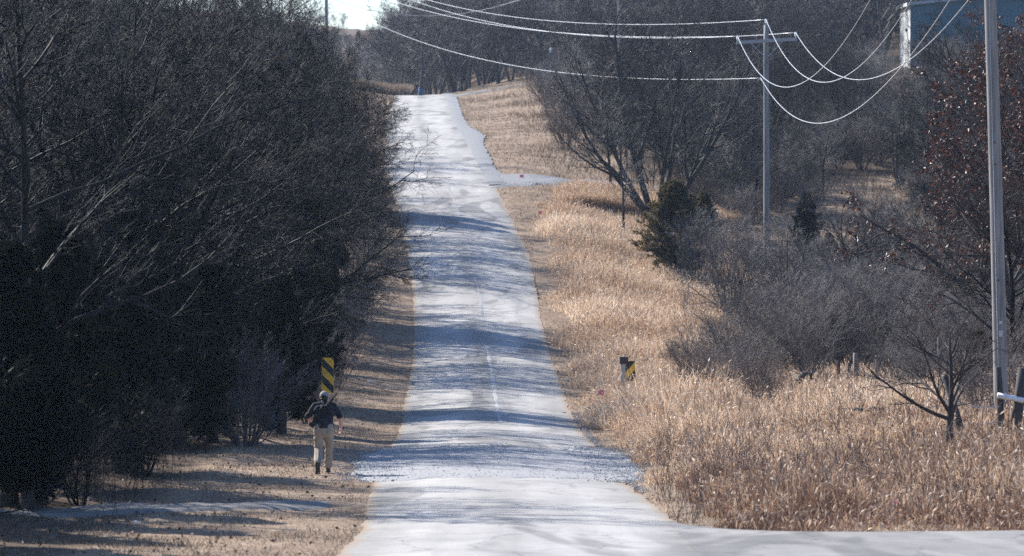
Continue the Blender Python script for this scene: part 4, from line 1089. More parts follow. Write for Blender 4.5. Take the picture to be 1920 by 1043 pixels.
# ------------------------------------------------------------------ utility poles and their wires
def pole(px, d, top_row, r0, r1, lab, arm=None, tilt=0.0, lean=(0, 0), fittings=False):
    x, y, z = at(px, d); H = height_at(top_row, d) - z
    p = tag(empty("utility_pole", (x, y, z)), lab, "pole", "utility poles of the power line")
    zs = np.linspace(-.4, H, 12); f = zs / H
    pts = np.stack([lean[0] * f + .012 * np.sin(f * 5), lean[1] * f, zs], -1)
    MB().tube(pts, r0 + (r1 - r0) * np.linspace(0, 1, 12), 14).build("shaft", M['wood_pole'], p, True)
    if fittings:
        q = lambda zz: np.array([lean[0] * zz / H, 0, zz]); rr = lambda zz: r0 + (r1 - r0) * zz / H
        MB().tube([q(zz) + (-.35 * rr(zz), -rr(zz) * .95, 0) for zz in np.linspace(0, H, 30)], .008, 5).build("ground_wire", M['galv'], p, True)
        for zz, w, hh in ((2.1, .09, .14), (2.35, .07, .07)): MB().box(q(zz) + (.02, -rr(zz) - .004, 0), (w, .012, hh)).build("tag", M['galv'], p)
        for zz in (3.3, 5.9, 6.4):
            MB().tube([q(zz) + (0, -rr(zz) - .04, 0), q(zz) + (0, rr(zz) + .04, 0)], .018, 6).build("bolt", M['rust'], p)
    tops = {}
    if arm is not None:
        za, hw = H - arm[0], arm[1]
        rot = Ry(-tilt)
        MB().box((lean[0], -.19, za), (2 * hw, .11, .16), rot).build("crossarm", M['arm'], p)
        for s in (-1, 1):
            a = np.array([lean[0] + s * .55 * hw, -.25, za + s * tilt * .55 * hw - .04]); b = np.array([lean[0] + s * .10, -.17, za - .72])
            MB().tube([a, b], .018, 6).build("brace", M['galv'], p)
        def insulator(c):
            m = MB()
            m.tube([(c[0], c[1], c[2] - .06), (c[0], c[1], c[2] + .06)], .018, 8)
            for k, rr in ((.07, .065), (.13, .075), (.19, .06)):
                m.tube([(c[0], c[1], c[2] + k - .03), (c[0], c[1], c[2] + k), (c[0], c[1], c[2] + k + .03)], [rr * .7, rr, rr * .55], 12)
            m.build("insulator", M['porcelain'], p, True)
            return np.array([x + c[0], y + c[1], z + c[2] + .20])
        tops['l'] = insulator((lean[0] - hw + .06, -.19, za - tilt * hw + .10))
        tops['r'] = insulator((lean[0] + hw - .06, -.19, za + tilt * hw + .10))
        tops['t'] = insulator((lean[0] - .02, -.02, H + .05))
        zn = za - arm[2]
        m = MB(); m.box((lean[0] - r1 - .09, 0, zn), (.16, .05, .04)); m.tube([(lean[0] - r1 - .15, 0, zn - .05), (lean[0] - r1 - .15, 0, zn + .09)], .04, 10)
        m.build("bracket", M['galv'], p, False)
        tops['n'] = np.array([x + lean[0] - r1 - .15, y, z + zn + .06])
    return tops
A = pole(1437, 200, 47, .165, .115, "middle utility pole with a crossarm, standing in the brush before the tan field", (.75, 1.42, 1.80), .06)
Bp = pole(1878, 96, -262, .165, .125, "nearest utility pole, thick and grey, at the right with its top out of sight", (.75, 1.42, 1.55), .0, (-.33, 0), True)
Cp = pole(612, 400, -72, .17, .15, "distant utility pole at the skyline above the left wood", (.75, 1.42, 2.4), .0)
Dp = pole(1161, 384, -150, .16, .13, "faint far pole rising out of the big tree's crown", (.75, 1.2, 2.0), .0)

def wire(a, b, target, lab, r=.0125):
    """hanging wire; its sag is found so that it hangs through the point seen in the photograph"""
    a, b = np.array(a), np.array(b); best = None
    for t in np.linspace(.02, .98, 400):
        p = a + (b - a) * t; e = abs(p[0] / p[1] * F + 960 - target[0])
        if best is None or e < best[0]: best = (e, t)
    t = best[1]; p = a + (b - a) * t
    sag = max(.2, (p[2] - height_at(target[1], p[1])) / (4 * t * (1 - t)))
    tt = np.linspace(0, 1, 60); P = a[None] + (b - a)[None] * tt[:, None]; P[:, 2] -= sag * 4 * tt * (1 - tt)
    o = MB().tube(P, r, 6).build("power_wire", M['wire'], None, True)
    o["label"] = lab; o["category"] = "wire"; o["group"] = "wires of the power line"
wire(A['l'], Bp['l'], (1495, 160), "wire from the left end of the middle pole's crossarm sagging towards the nearest pole")
wire(A['t'], Bp['t'], (1560, 153), "wire from the middle pole's tip sagging right towards the nearest pole")
wire(A['r'], Bp['r'], (1640, 146), "wire from the crossarm's right end passing just behind the nearest pole")
wire(A['n'], Bp['n'], (1550, 230), "lowest and deepest sagging wire between the middle and nearest poles")
wire(A['l'], Cp['l'], (935, 48), "lower of the close pair of wires climbing left from the middle pole over the road", .0145)
wire(A['r'], Cp['r'], (935, 45), "upper of the close pair of wires climbing left, passing behind the middle pole's tip", .0145)
wire(A['t'], Cp['t'], (935, 28), "highest of the wires running left from the middle pole's tip over the road", .0145)
wire(A['n'], Cp['n'], (935, 118), "lone low wire crossing before the far wood from middle pole to left skyline", .0145)
wire(Cp['n'] + np.array([.3, 0, -.2]), Dp['n'], (770, 29), "wire crossing the others against them near the patch of sky", .02)

# ------------------------------------------------------------------ barn
def barn():
    y0 = 350.0; x0 = (1707 - 960) * y0 / F; W, D = 14.0, 9.6
    zb = min(gz(x0, y0), gz(x0, y0 + D)) - .5; ze = height_at(9, y0); zr = ze + .10 * W / 2
    r = tag(empty("metal_barn", (x0, y0, zb)), "large ribbed metal barn with a white sunlit side and a blue shaded gable", "barn")
    he, hr = ze - zb, zr - zb
    m = MB()
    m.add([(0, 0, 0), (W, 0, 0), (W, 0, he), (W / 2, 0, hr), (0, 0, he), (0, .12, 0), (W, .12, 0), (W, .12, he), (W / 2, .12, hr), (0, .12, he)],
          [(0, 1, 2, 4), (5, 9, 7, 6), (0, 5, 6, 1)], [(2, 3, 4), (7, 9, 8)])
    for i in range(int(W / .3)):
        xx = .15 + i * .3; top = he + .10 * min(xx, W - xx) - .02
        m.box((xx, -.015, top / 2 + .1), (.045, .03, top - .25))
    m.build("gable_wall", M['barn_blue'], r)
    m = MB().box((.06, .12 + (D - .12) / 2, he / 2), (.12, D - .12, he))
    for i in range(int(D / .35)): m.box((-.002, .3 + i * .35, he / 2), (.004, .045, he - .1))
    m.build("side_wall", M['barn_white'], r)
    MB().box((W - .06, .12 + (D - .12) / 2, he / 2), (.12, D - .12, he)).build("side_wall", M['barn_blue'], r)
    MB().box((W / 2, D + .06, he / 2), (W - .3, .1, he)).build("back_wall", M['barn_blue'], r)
    th = math.atan(.10)
    for s in (-1, 1):
        L = W / 2 / math.cos(th) + .30
        c = (W / 2 + s * (W / 4 + .14), D / 2, (he + hr) / 2 + .10 - .01)
        MB().box(c, (L, D + .5, .07), Ry(s * th)).build("roof", M['galv'], r)
        MB().box((c[0], -.29, c[2] - .02), (L, .05, .26), Ry(s * th)).build("fascia", M['barn_trim'], r)
    MB().box((-.30, D / 2, he + .02), (.05, D + .4, .28)).build("gutter", M['barn_white'], r)
    for yy, hh, w in ((2.2, 1.75, .30), (3.5, 1.45, .18), (4.7, 1.6, .26)):
        MB().box((-.008, yy, 2.2), (.008, w, hh)).build("rust_streak", M['barn_stain'], r)
    MB().box((-.05, 3.4, 3.95), (.07, 1.0, .22)).build("vent", M['black'], r)
    return r
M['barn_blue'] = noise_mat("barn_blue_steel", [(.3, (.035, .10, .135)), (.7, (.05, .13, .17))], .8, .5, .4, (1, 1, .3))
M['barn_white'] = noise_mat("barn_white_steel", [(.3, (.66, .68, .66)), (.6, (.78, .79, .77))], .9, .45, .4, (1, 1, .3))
M['barn_trim'] = mat_new("barn_trim", (.30, .31, .33), .5, .4)
M['barn_stain'] = noise_mat("barn_rust_streak", [(.3, (.16, .13, .11)), (.7, (.40, .36, .32))], 4, .8, .2, (1, 1, .3))
barn()

# small grey pump house with a white vent pipe behind the brush at the crest
def shed():
    x, y, z = at(1030, 407)
    r = tag(empty("pump_house", (x, y, z - .2)), "small grey shed with a white vent on top, half hidden by brush at the crest", "shed")
    m = MB().box((.5, 0, 1.35), (1.0, 1.4, 2.7)); m.build("tower_wall", M['shed_grey'], r)
    m = MB().add([(-1.25, -.6, 0), (-.003, -.6, 0), (-.003, -.6, 2.3), (-1.25, -.6, 1.6), (-1.25, .6, 0), (-.003, .6, 0), (-.003, .6, 2.3), (-1.25, .6, 1.6)],
                 [(0, 1, 2, 3), (4, 7, 6, 5), (0, 3, 7, 4), (1, 5, 6, 2), (3, 2, 6, 7)]); m.build("lean_to", M['shed_grey'], r)
    MB().box((.5, 0, 2.74), (1.16, 1.6, .08)).build("roof", M['wood_dark'], r)
    m = MB().tube([(.18, -.2, 2.78), (.18, -.2, 3.2)], .16, 12); m.tube([(.18, -.2, 3.2), (.18, -.2, 3.35)], [.24, .06], 12); m.build("vent", M['porcelain'], r)
    MB().box((.62, -.72, 1.1), (.5, .04, 1.5)).build("door", M['wood_grey'], r)
M['shed_grey'] = noise_mat("shed_grey_boards", [(.3, (.20, .22, .22)), (.7, (.32, .34, .33))], 3, .85, .2, (3, 3, .4))
shed()

# ------------------------------------------------------------------ yellow and black object markers
def marker(px, d, top_row, h, w, direction, tilt, lab, post_mat):
    x, y, z = at(px, d); zt = height_at(top_row, d) - z
    r = tag(empty("object_marker", (x, y, z)), lab, "road sign")
    R = Ry(tilt); c = np.array([0, 0, zt - h / 2])
    MB().box((0, .035, zt / 2 - .15), (.055, .035, zt + .25)).build("post", M[post_mat], r)
    pl = MB().box(c, (w, .012, h), R).build("panel", M['yellow'], r)
    # diagonal black stripes, each a thin applied band clipped to the panel
    m = MB(); sw = .155; hw, hh = w / 2 - .004, h / 2 - .004
    def clip(poly, ax, lim, sgn):
        out = []
        for i in range(len(poly)):
            a, b = poly[i], poly[(i + 1) % len(poly)]
            ia, ib = sgn * a[ax] <= lim, sgn * b[ax] <= lim
            if ia: out.append(a)
            if ia != ib:
                t = (sgn * lim - a[ax]) / (b[ax] - a[ax]); out.append((a[0] + (b[0] - a[0]) * t, a[1] + (b[1] - a[1]) * t))
        return out
    for k in range(-4, 5):
        o = k * 2 * sw * 1.41 + .10
        p = [(-1, o + direction * -1 * -1), (1, o + direction * 1 * -1), (1, o + direction * 1 * -1 + sw * 1.41), (-1, o + direction * -1 * -1 + sw * 1.41)]
        for ax, lim in ((0, hw), (1, hh)):
            for sg in (1, -1):
                if p: p = clip(p, ax, lim, sg)
        if len(p) < 3: continue
        f = np.array([(a, -.0075, b) for a, b in p]); g = np.array([(a, -.0055, b) for a, b in p]); n = len(p)
        V = np.vstack([f, g]) @ R.T + c
        T = [(0, i, i + 1) for i in range(1, n - 1)] + [(n, n + i + 1, n + i) for i in range(1, n - 1)]
        Q = [(i, n + i, n + (i + 1) % n, (i + 1) % n) for i in range(n)]
        m.add(V, Q, T)
    m.build("stripe", M['black'], pl)
marker(614.5, 111, 671, .92, .315, 1, .0, "upright yellow sign with black stripes sloping down right, above the runner's head", 'galv')
marker(1181, 130, 677, .62, .34, -1, -.06, "yellow sign with black stripes sloping down left, half sunk in golden grass", 'galv')
x, y, z = at(1168, 129.4)
zt = height_at(669, 129.4) - z
r = tag(empty("guard_post", (x, y, z)), "short pale post with a dark block top beside the sign in the golden grass", "post")
MB().box((0, 0, (zt - .22) / 2 - .1), (.15, .12, zt - .22 + .2)).build("post", M['pale_wood'], r)
MB().box((.03, 0, zt - .11), (.26, .18, .215)).build("block", M['wood_dark'], r)

# ------------------------------------------------------------------ fences and posts on the right
def fence():
    x, y, z = at(1885, 90)
    r = tag(empty("wire_fence", (x, y, z)), "dark wooden brace posts with a white rail and barbed wire at the right edge", "fence")
    def L(px, row): return np.array([(px - 960) * 90 / F - x, 0, height_at(row, 90) - z])
    a, b = L(1871, 688), L(1878, 822)
    MB().tube([b + (b - a) * .2, b, (a + b) / 2 + (.01, 0, 0), a], [.085, .08, .075, .07], 10).build("post", M['wood_dark'], r, True)
    a, b = L(1917, 690), L(1899, 826)
    MB().tube([b + (b - a) * .2 + (0, -.1, 0), b + (0, -.1, 0), (a + b) / 2 + (.01, -.1, 0), a + (0, -.1, 0)], [.125, .12, .115, .11], 10).build("post", M['wood_dark'], r, True)
    a, b = L(1869, 741), L(1916, 750)
    MB().tube([a + (0, -.11, 0), (a + b) / 2 + (0, -.12, .006), b + (0, -.24, 0)], [.06, .062, .058], 12).build("rail", M['white_pipe'], r, True)
    for r1, r2, r3 in ((762, 766, 752), (790, 800, 792)):
        p0, p1, p2 = L(1780, r3), L(1830, r2), L(1875, r1)
        P = [p0 * (1 - t) ** 2 + 2 * p1 * t * (1 - t) + p2 * t * t + np.array([0, -.09, 0]) for t in np.linspace(0, 1, 14)]
        m = MB().tube(P, .006, 5)
        for q in P[1:-1]: m.tube([q + (-.02, 0, .03), q + (.02, 0, -.03)], .004, 4); m.tube([q + (-.02, 0, -.03), q + (.02, 0, .03)], .004, 4)
        m.build("barbed_wire", M['galv'], r)
fence()
def stick_post(name, px, d, top, bot, lx, rad, mat, lab, cat="post", group=None, top_cut=0.0):
    x, y, z = at(px, d); t = np.array([lx * d / F, 0, height_at(top, d) - z])
    m = MB().tube([(-t[0] * .15, 0, -.35), (0, 0, 0), t * .5 + (.008, 0, 0), t], [rad * 1.1, rad * 1.05, rad, rad * .92], 9)
    o = m.build(name, M[mat], None, True); o.location = (x, y, z); tag(o, lab, cat, group)
stick_post("leaning_post", 1813, 89, 704, 0, -42, .075, 'wood_dark', "dark post leaning far left between the low young tree and the white rail fence")
stick_post("fence_post", 1605, 130, 662, 0, -1, .085, 'wood_grey', "tallest weathered fence stub right of the old tyre", "post", "weathered fence stubs")
stick_post("fence_post", 1646, 131, 666, 0, -2, .07, 'wood_grey', "pale weathered fence stub, rightmost of the row of stubs", "post", "weathered fence stubs")
stick_post("fence_post", 1592, 129, 682, 0, 0, .06, 'wood_dark', "thin dark fence stub touching the tallest weathered stub", "post", "weathered fence stubs")
stick_post("fence_post", 1571, 128, 676, 0, 1, .06, 'wood_dark', "dark fence stub nearest the old tyre", "post", "weathered fence stubs")
def rail_fence():
    x, y, z = at(1762, 122)
    r = tag(empty("rail_fence", (x, y, z)), "dark upright post with a long rusty horizontal bar in the brush", "fence")
    s = 122 / F
    MB().tube([(0, 0, -.3), (0, 0, height_at(632, 122) - z)], [.085, .075], 10).build("post", M['wood_dark'], r, True)
    zb = height_at(666, 122) - z
    MB().tube([(.08, -.02, zb - .02), (55 * s, -.02, zb), (100 * s, -.02, zb + .06)], .05, 8).build("bar", M['rust'], r, True)
    for px in (22, 38, 74, 99): MB().tube([(px * s, .05, -.3), (px * s, .05, zb - .03)], .03, 7).build("support", M['rust'], r, True)
rail_fence()
def tyre():
    x, y, z = at(1510, 124)
    r = tag(empty("old_tyre", (x, y, z + .22), .35), "old black tyre standing half sunk in the dead grass", "tyre")
    n, k = 40, 14; V, Q = [], []
    for i in range(n):
        a = 2 * math.pi * i / n
        for j in range(k):
            b = 2 * math.pi * j / k; c, s = math.cos(b), math.sin(b)
            rr = .26 + .085 * np.sign(c) * abs(c) ** .7; yy = .10 * np.sign(s) * abs(s) ** .6
            if abs(yy) < .075 and c > 0 and i % 2: rr -= .012
            V.append((rr * math.cos(a), yy, rr * math.sin(a)))
    for i in range(n):
        for j in range(k): Q.append((i * k + j, i * k + (j + 1) % k, ((i + 1) % n) * k + (j + 1) % k, ((i + 1) % n) * k + j))
    MB().add(np.array(V) @ Rx(.25).T, Q).build("tread", M['rubber'], r, True)
    m = MB()
    for yy in (-.098, .098):
        P = [np.array((.215 * math.cos(t), yy, .215 * math.sin(t))) @ Rx(.25).T for t in np.linspace(0, 2 * math.pi, 30)]
        m.tube(P, .014, 6, False)
    m.build("bead", M['rubber'], r, True)
tyre()

# ------------------------------------------------------------------ small things
def flag(px, d, h, lab, size=.10):
    x, y, z = at(px, d)
    r = tag(empty("survey_flag", (x, y, z)), lab, "flag", "pink survey flags")
    MB().tube([(0, 0, -.05), (0, 0, h)], .006, 6).build("stake", M['galv'], r)
    m = MB(); V = []
    for i in range(5):
        xx = i / 4 * size * 1.2; yy = .02 * math.sin(i * 1.5)
        V += [(xx, yy - .004, h), (xx, yy - .004, h - size), (xx, yy + .004, h), (xx, yy + .004, h - size)]
    Q = []
    for i in range(4):
        a = i * 4; Q += [(a, a + 1, a + 5, a + 4), (a + 2, a + 6, a + 7, a + 3), (a, a + 4, a + 6, a + 2), (a + 1, a + 3, a + 7, a + 5)]
    Q += [(0, 2, 3, 1), (16, 17, 19, 18)]
    m.add(V, Q).build("cloth", M['pink'], r)
flag(1122, 122, .95, "pink flag in the golden grass left of the half-sunk yellow sign", .13)
flag(1010, 206, .35, "small pink flag at the road's right verge below the gravel driveway", .16)
flag(975, 226.5, .25, "small pink flag on the gravel driveway", .16)
flag(1676, 71, .42, "small orange-pink flag in the grass beside the side street", .05)
def scrap(px, d, s, lab, seed):
    rng = np.random.default_rng(seed); x, y, z = at(px, d); m = MB().ell((0, 0, .3 * s), (s, .6 * s, .35 * s), None, 10, 7)
    m.V[0] = m.V[0] * (1 + rng.normal(size=(len(m.V[0]), 1)) * .22)
    o = m.build("litter", M['litter'], None); o.location = (x, y, z); tag(o, lab, "litter")
scrap(693, 142, .09, "white scrap of plastic on the shaded left verge beyond the runner", 1)
scrap(256, 72, .045, "tiny white scrap in the grass in front of the gravel track", 2)
scrap(1478, 88, .05, "small pale scrap low in the brown grass at the right", 4)
def mpost(name, px, d, h, w, mat, cap, lab):
    x, y, z = at(px, d); r = tag(empty(name, (x, y, z)), lab, "post")
    MB().tube([(0, 0, -.2), (0, 0, h)], w, 10).build("post", M[mat], r, True)
    MB().tube([(0, 0, h), (0, 0, h + .28), (0, 0, h + .34)], [w * 1.5, w * 1.4, w * .5], 10).build("cap", M[cap], r, True)
mpost("marker_post", 1106, 397, 1.1, .09, 'cream', 'cream', "cream marker post showing through the big tree's branches near the crest")
mpost("marker_post", 1060, 399, .9, .06, 'porcelain', 'porcelain', "thin white marker post between the grey shed and the cream marker post")
mpost("marker_post", 1536, 366, 1.0, .16, 'porcelain', 'red', "white post with a dull red head at the top of the tan field")
x, y, z = at(789, 392)
r = tag(empty("drum", (x, y, z + .07)), "small blue drum standing at the road crest", "drum")
m = MB().tube([(0, 0, 0), (0, 0, .03), (0, 0, .3), (0, 0, .33), (0, 0, .36), (0, 0, .62), (0, 0, .66)], [.2, .22, .215, .235, .215, .22, .2], 16); m.build("barrel", M['blue_barrel'], r, True)
MB().tube([(0, 0, .66), (0, 0, .70)], [.225, .21], 16).build("lid", M['blue_barrel'], r, True)

def log(px, d, length, rz, rad, lab, mat='wood_dark', dz=.08):
    x, y, z = at(px, d); rng = np.random.default_rng(int(px)); t = np.linspace(-.5, .5, 8)
    P = np.stack([t * length, .05 * np.sin(t * 7), dz + .05 * t + .015 * rng.normal(size=8)], -1) @ Rz(rz).T
    m = MB().tube(P, rad * np.array([.7, .95, 1, 1.05, .95, .9, .8, .55]), 9)
    for i in (2, 5): m.tube([P[i], P[i] + np.array([.12, .05, .25])], [rad * .4, rad * .12], 6)
    o = m.build("fallen_log", M[mat], None, True); o.location = (x, y, z); tag(o, lab, "log")
log(1628, 99, .75, -.35, .045, "dark fallen log slanting in the grass left of the low young tree", dz=.42)
log(1650, 97, .60, .05, .04, "level dark fallen log below the slanting one in the brown grass", dz=.40)
log(1690, 94, .95, .2, .035, "grey fallen log low in the grass beside the young tree's stem", 'wood_grey', .3)

def fallen_branch():
    rng = np.random.default_rng(44); x, y, z = at(25, 70.5)
    P0 = np.array([[-1.3, .2, .12]]); P = walk(rng, P0, np.array([[1, -.15, .05]]), np.array([2.2]), 9, .12, -.01, (0, 0)); R = taper(np.array([.03]), 9, .3)
    P[..., 2] = np.maximum(P[..., 2], .05)
    tr = tube_arrays(P, R, 6)
    p, d, l, rr = children(rng, P, R, np.array([2.2]), 9, .1, .95, (30, 60), .35); P2 = walk(rng, p, d, l, 6, .15, .0, (0, 0)); R2 = taper(np.full(len(p), .012), 6, .3)
    p, d, l, rr = children(rng, P2, R2, l, 5, .2, 1, (25, 55), .5); P3 = walk(rng, p, d, l, 4, .15, 0, (0, 0)); R3 = taper(np.full(len(p), .007), 4, .4)
    a, b = tube_arrays(P2, R2, 4), tube_arrays(P3, R3, 3)
    V = np.vstack([tr[0], a[0], b[0]]); Q = np.vstack([tr[1], a[1] + len(tr[0]), b[1] + len(tr[0]) + len(a[0])])
    V[:, 2] = np.maximum(V[:, 2], .015)
    o = link("fallen_branch", make_mesh("fallen_branch", V, Q, None, M['bark'], True)); o.location = (x, y, z)
    tag(o, "dead fallen branch lying beside the gravel track at the lower left", "branch")
fallen_branch()

# ------------------------------------------------------------------ the running man, seen from behind
M['skin'] = noise_mat("skin", [(.3, (.48, .25, .19)), (.7, (.60, .34, .27))], 12, .55, .4)
M['shirt'] = noise_mat("navy_shirt", [(.3, (.010, .012, .018)), (.7, (.022, .026, .036))], 9, .85, .2)
M['khaki'] = noise_mat("khaki_cloth", [(.3, (.25, .215, .17)), (.7, (.34, .295, .24))], 7, .85, .2)
M['boot'] = mat_new("boot_leather", (.02, .018, .017), .5, .4)
M['cap'] = noise_mat("cap_cloth", [(.3, (.22, .215, .205)), (.7, (.31, .30, .29))], 14, .85, .2)
M['hair'] = mat_new("dark_hair", (.03, .02, .015), .6, .4)
M['gun'] = mat_new("gun_black", (.009, .009, .010), .75, .2)
M['sole'] = mat_new("boot_sole", (.05, .045, .04), .8, .2)

def remesh(name, mb, mat, voxel, smooth_it, parent, disp=None):
    o = mb.build(name, mat, None, True)
    r = o.modifiers.new("r", 'REMESH'); r.mode = 'VOXEL'; r.voxel_size = voxel
    s = o.modifiers.new("s", 'SMOOTH'); s.factor = .5; s.iterations = smooth_it
    dg = bpy.context.evaluated_depsgraph_get()
    me = bpy.data.meshes.new_from_object(o.evaluated_get(dg))
    old = o.data; o.modifiers.clear(); o.data = me; bpy.data.meshes.remove(old)
    n = len(me.vertices); co = np.zeros(n * 3, np.float32); me.vertices.foreach_get("co", co); co = co.reshape(-1, 3)
    if disp is not None:
        no = np.zeros(n * 3, np.float32); me.vertices.foreach_get("normal", no); no = no.reshape(-1, 3)
        co = co + no * disp(co)[:, None]; me.vertices.foreach_set("co", co.astype(np.float32).ravel()); me.update()
    me.polygons.foreach_set("use_smooth", np.ones(len(me.polygons), bool))
    if not me.materials: me.materials.append(mat)
    o.parent = parent
    return o

def runner():
    x, y, z = at(607, 92)
    r = tag(empty("person", (x, y, z + .02), 0, (1.08, 1.05, 1.0)), "person running away in a navy shirt, khaki trousers and pale cap", "person")
    V = lambda *a: np.array(a, float)
    hipL, hipR = V(-.095, .0, .93), V(.095, .0, .93)
    kneeL, kneeR = V(-.11, .08, .52), V(.10, .20, .53)
    ankL, ankR = V(-.10, -.36, .22), V(.075, .28, .11)
    shL, shR = V(-.185, .17, 1.43), V(.185, .17, 1.43)
    elL, elR = V(-.335, .13, 1.20), V(.325, .12, 1.19)
    wrL, wrR = V(-.20, .33, 1.05), V(.335, .20, .97)
    head = V(0, .27, 1.635)
    # body: one continuous skin surface
    b = MB()
    b.chain([V(0, 0, .95), V(0, .05, 1.15), V(0, .12, 1.34), V(0, .18, 1.44)], [.12, .11, .11, .06], 16)
    b.chain([V(-.09, .13, 1.34), V(.09, .13, 1.34)], [.09, .09], 14)
    b.chain([V(0, .18, 1.45), V(0, .235, 1.55)], [.062, .056], 14)
    b.ell(head, (.078, .098, .115)); b.ell(head + (0, .035, -.055), (.058, .068, .065))      # skull, jaw
    b.cap(head + (0, .095, -.01), head + (0, .112, -.035), .012, .016, 10)                    # nose
    for s in (-1, 1):
        b.ell(head + (s * .082, -.005, -.015), (.012, .024, .034))                            # ears
        b.ell(head + (s * .032, .088, .008), (.016, .010, .010))                              # eyes
    b.cap(head + (-.024, .094, -.066), head + (.024, .094, -.066), .008, .008, 8)             # mouth
    b.chain([hipL, kneeL, ankL], [.088, .058, .04]); b.chain([hipR, kneeR, ankR], [.088, .058, .04])
    for sh, el, wr in ((shL, elL, wrL), (shR, elR, wrR)):
        b.chain([sh, el], [.050, .043]); b.chain([el, (el + wr) / 2 + (el - V(0, 0, 1.2)) * .02, wr], [.043, .040, .028])
    def hand(w, d, palm_side, thumb):
        d = d / np.linalg.norm(d); side = np.cross(d, palm_side); side /= np.linalg.norm(side)
        k = w + d * .09
        b.chain([w, w + d * .045, k], [.027, .030, .026], 10)
        for i, (o, L) in enumerate(((-.030, .062), (-.010, .074), (.010, .070), (.029, .055))):
            p0 = k + side * o; p1 = p0 + d * L * .42 + palm_side * .012; p2 = p1 + d * L * .22 + palm_side * L * .33; p3 = p2 - d * L * .08 + palm_side * L * .26
            b.chain([p0 - d * .02, p0, p1, p2, p3], [.0115, .0115, .0105, .0095, .0085], 8)
        t0 = w + d * .03 + side * thumb * .028; t1 = t0 + d * .035 + side * thumb * .022 + palm_side * .018; t2 = t1 + d * .03 + palm_side * .022
        b.chain([t0, t1, t2], [.0135, .0115, .010], 8)
    hand(wrR, V(.02, .14, -1), V(-1, .1, 0), -1)
    hand(wrL, V(.55, .65, -.1), V(0, -.2, -1), 1)
    remesh("body", b, M['skin'], .0065, 3, r)
    # hair under the cap
    h = MB().ell(head + (0, -.012, -.008), (.084, .098, .098)); h.cap(head + (-.045, -.075, -.055), head + (.045, -.075, -.055), .030, .030, 10)
    hair = remesh("hair", h, M['hair'], .008, 4, r)
    # cap: dome, brim, strap
    c = MB(); n, rows = 28, 7; P, Q = [], []
    for j in range(rows + 1):
        th = (math.pi / 2) * j / rows
        for i in range(n):
            a = 2 * math.pi * i / n
            P.append(head + (.093 * math.sin(th) * math.cos(a), .108 * math.sin(th) * math.sin(a), .022 + .098 * math.cos(th) - (.012 if j == rows else 0)))
    for j in range(rows):
        for i in range(n): Q.append((j * n + i, (j + 1) * n + i, (j + 1) * n + (i + 1) % n, j * n + (i + 1) % n))
    c.add(P, Q); c.ell(head + (0, 0, .121), (.012, .012, .006), None, 8, 5)
    cap_o = c.build("cap", M['cap'], r, True)
    bm = MB(); P, Q = [], []
    for i in range(13):
        a = math.radians(20 + 140 * i / 12)
        for k, (rr, dz) in enumerate(((.098, .022), (.165, .004), (.165, -.003), (.098, .014))):
            P.append(head + (.093 * rr / .098 * math.cos(a) * .98, .108 * rr / .098 * math.sin(a), dz))
    for i in range(12):
        for k in range(4): Q.append((i * 4 + k, i * 4 + (k + 1) % 4, i * 4 + 4 + (k + 1) % 4, i * 4 + 4 + k))
    bm.add(P, Q).build("brim", M['cap'], cap_o, True)
    MB().box(head + (0, -.107, .020), (.075, .012, .022)).build("strap", M['black'], cap_o)
    # shirt
    s = MB()
    s.chain([V(0, -.01, 1.02), V(0, .05, 1.16), V(0, .12, 1.33), V(0, .16, 1.42)], [.155, .150, .155, .11], 18)
    for sx in (-1, 1):
        s.chain([V(sx * .05, -.005, 1.03), V(sx * .075, .06, 1.2), V(sx * .105, .12, 1.35)], [.125, .115, .118], 14)
    s.chain([V(-.02, .17, 1.47), shL + (.03, 0, .005), shL], [.075, .078, .076]); s.chain([V(.02, .17, 1.47), shR + (-.03, 0, .005), shR], [.075, .078, .076])
    s.chain([V(0, .175, 1.46), V(0, .21, 1.515)], [.075, .066], 14)
    for sh, el in ((shL, elL), (shR, elR)):
        s.chain([sh, sh * .45 + el * .55, el * .93 + sh * .07], [.076, .068, .066])
    remesh("shirt", s, M['shirt'], .011, 4, r, lambda c: .006 * np.sin(c[:, 2] * 38 + 5 * np.sin(c[:, 0] * 14)) * np.cos(c[:, 0] * 17 + c[:, 2] * 9))
    # trousers
    t = MB()
    t.chain([V(0, -.01, .99), V(0, -.015, .90)], [.145, .14], 18)
    for hp, kn, an in ((hipL, kneeL, ankL), (hipR, kneeR, ankR)):
        t.chain([hp + (0, -.03, .05), hp + (0, -.035, -.04)], [.115, .115], 14)
        t.chain([hp, hp * .5 + kn * .5, kn, kn * .45 + an * .55 , an + (kn - an) * .05], [.112, .098, .086, .082, .078], 14)
    remesh("trousers", t, M['khaki'], .011, 4, r, lambda c: (.008 * np.sin(c[:, 2] * 46 + 6 * np.sin(c[:, 0] * 16 + c[:, 1] * 6)) * np.cos(c[:, 2] * 13 + c[:, 0] * 20)) * np.clip((1.0 - c[:, 2]) * 3, 0, 1))
    MB().tube([V(.17 * math.cos(a), -.012 + .135 * math.sin(a), 1.005 + .02 * math.sin(a)) for a in np.linspace(0, 2 * math.pi, 30)], .017, 8, False).build("belt", M['black'], r, True)
    hol = MB(); hol.box(V(.185, -.01, .935), (.045, .09, .16), Rx(.1)); hol.box(V(.188, .02, 1.03), (.035, .05, .07), Rx(.5)); hol.build("holster", M['gun'], r)
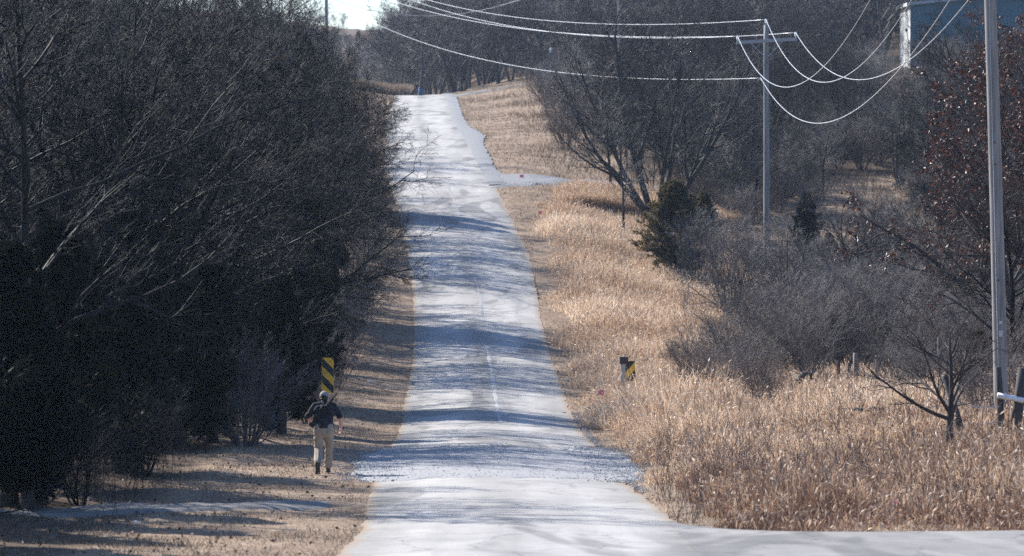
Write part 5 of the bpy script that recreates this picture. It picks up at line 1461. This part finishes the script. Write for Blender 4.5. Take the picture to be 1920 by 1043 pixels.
    # boots: the left one pushes off with its heel up, the right one is planted
    def boot(an, toe, heel_up):
        d = toe - an; d /= np.linalg.norm(d); m = MB()
        up = V(0, 0, 1) if not heel_up else np.cross(V(1, 0, 0), d)
        heel = an - up * .055 - d * .03
        m.chain([an + (kneeR - ankR) * .12 if not heel_up else an + (kneeL - ankL) * .12, an], [.052, .050], 12)
        m.chain([an, heel + d * .01], [.048, .042], 12); m.chain([heel, heel + d * .11 + up * .008, heel + d * .215 - up * .004], [.042, .046, .036], 12)
        o = remesh("boot", m, M['boot'], .009, 3, r)
        q = MB(); L = .275; R = np.stack([np.cross(d, up), d, up], 1)
        q.box(heel + d * .088 - up * .044, (.09, L, .02), R); q.box(heel - d * .005 - up * .058, (.078, .075, .016), R); q.build("sole", M['sole'], o)
    boot(ankL, ankL + V(.0, .07, -.24), True)
    boot(ankR, ankR + V(.06, 1, -.05), False)
    # the rifle slung across the back
    zr = z + .02
    g = tag(empty("rifle", (x, y, zr)), "black rifle slung across the runner's back, muzzle up by the right shoulder", "rifle")
    a, bb = V(-.275, -.155, 1.02), V(.295, .0, 1.735)       # butt, muzzle
    ax = (bb - a) / np.linalg.norm(bb - a); nn = np.cross(ax, V(0, 1, 0)); nn /= np.linalg.norm(nn); mm = np.cross(nn, ax)
    Rm = np.stack([ax, mm, nn], 1)
    Lg = np.linalg.norm(bb - a)
    MB().box(a + ax * Lg * .46, (.22, .045, .07), Rm).build("receiver", M['gun'], g)
    st = MB(); st.box(a + ax * .12, (.24, .038, .075), Rm); st.box(a + ax * .01 - nn * .012, (.03, .042, .135), Rm); st.box(a + ax * .08 - nn * .03, (.14, .034, .07), Rm); st.build("stock", M['gun'], g)
    MB().tube([a + ax * Lg * .57, a + ax * Lg * .82], [.034, .031], 10).build("handguard", M['gun'], g, False)
    ba = MB().tube([a + ax * Lg * .80, a + ax * Lg], .012, 8); ba.tube([a + ax * Lg * .95, a + ax * Lg * 1.0], .017, 8); ba.build("barrel", M['gun'], g, True)
    MB().box(a + ax * Lg * .52 - nn * .10, (.065, .03, .16), Rm @ Ry(.15)).build("magazine", M['gun'], g)
    MB().box(a + ax * Lg * .37 - nn * .075, (.04, .034, .10), Rm @ Ry(-.35)).build("grip", M['gun'], g)
    si = MB().tube([a + ax * Lg * .5 + nn * .05, a + ax * Lg * .5 + nn * .055, a + ax * Lg * .40 + nn * .05], .012, 8); si.tube([a + ax * Lg * .42 + nn * .06, a + ax * Lg * .56 + nn * .06], .018, 10); si.build("sight", M['gun'], g, True)
    sl = [V(-.20, -.12, 1.08), V(-.21, .0, 1.14), V(-.19, .17, 1.22), V(-.05, .30, 1.36), V(.10, .29, 1.50), V(.13, .17, 1.545), V(.14, .04, 1.53), V(.18, -.03, 1.55)]
    MB().tube(sl, .013, 6).build("sling", M['black'], g, True)
runner()

# ------------------------------------------------------------------ the air between
def haze():
    me = MB().box((0, 600, 15), (900, 1500, 100)).build("haze", None, None)
    m = bpy.data.materials.new("haze_air"); m.use_nodes = True; nt = m.node_tree
    nt.nodes.remove(nt.nodes["Principled BSDF"])
    v = nt.nodes.new("ShaderNodeVolumePrincipled")
    v.inputs["Color"].default_value = (.62, .78, 1.0, 1); v.inputs["Density"].default_value = HAZE; v.inputs["Anisotropy"].default_value = .2
    nt.links.new(v.outputs[0], nt.nodes["Material Output"].inputs["Volume"])
    me.data.materials.clear(); me.data.materials.append(m); tag(me, kind="stuff")
HAZE = .0001
haze()
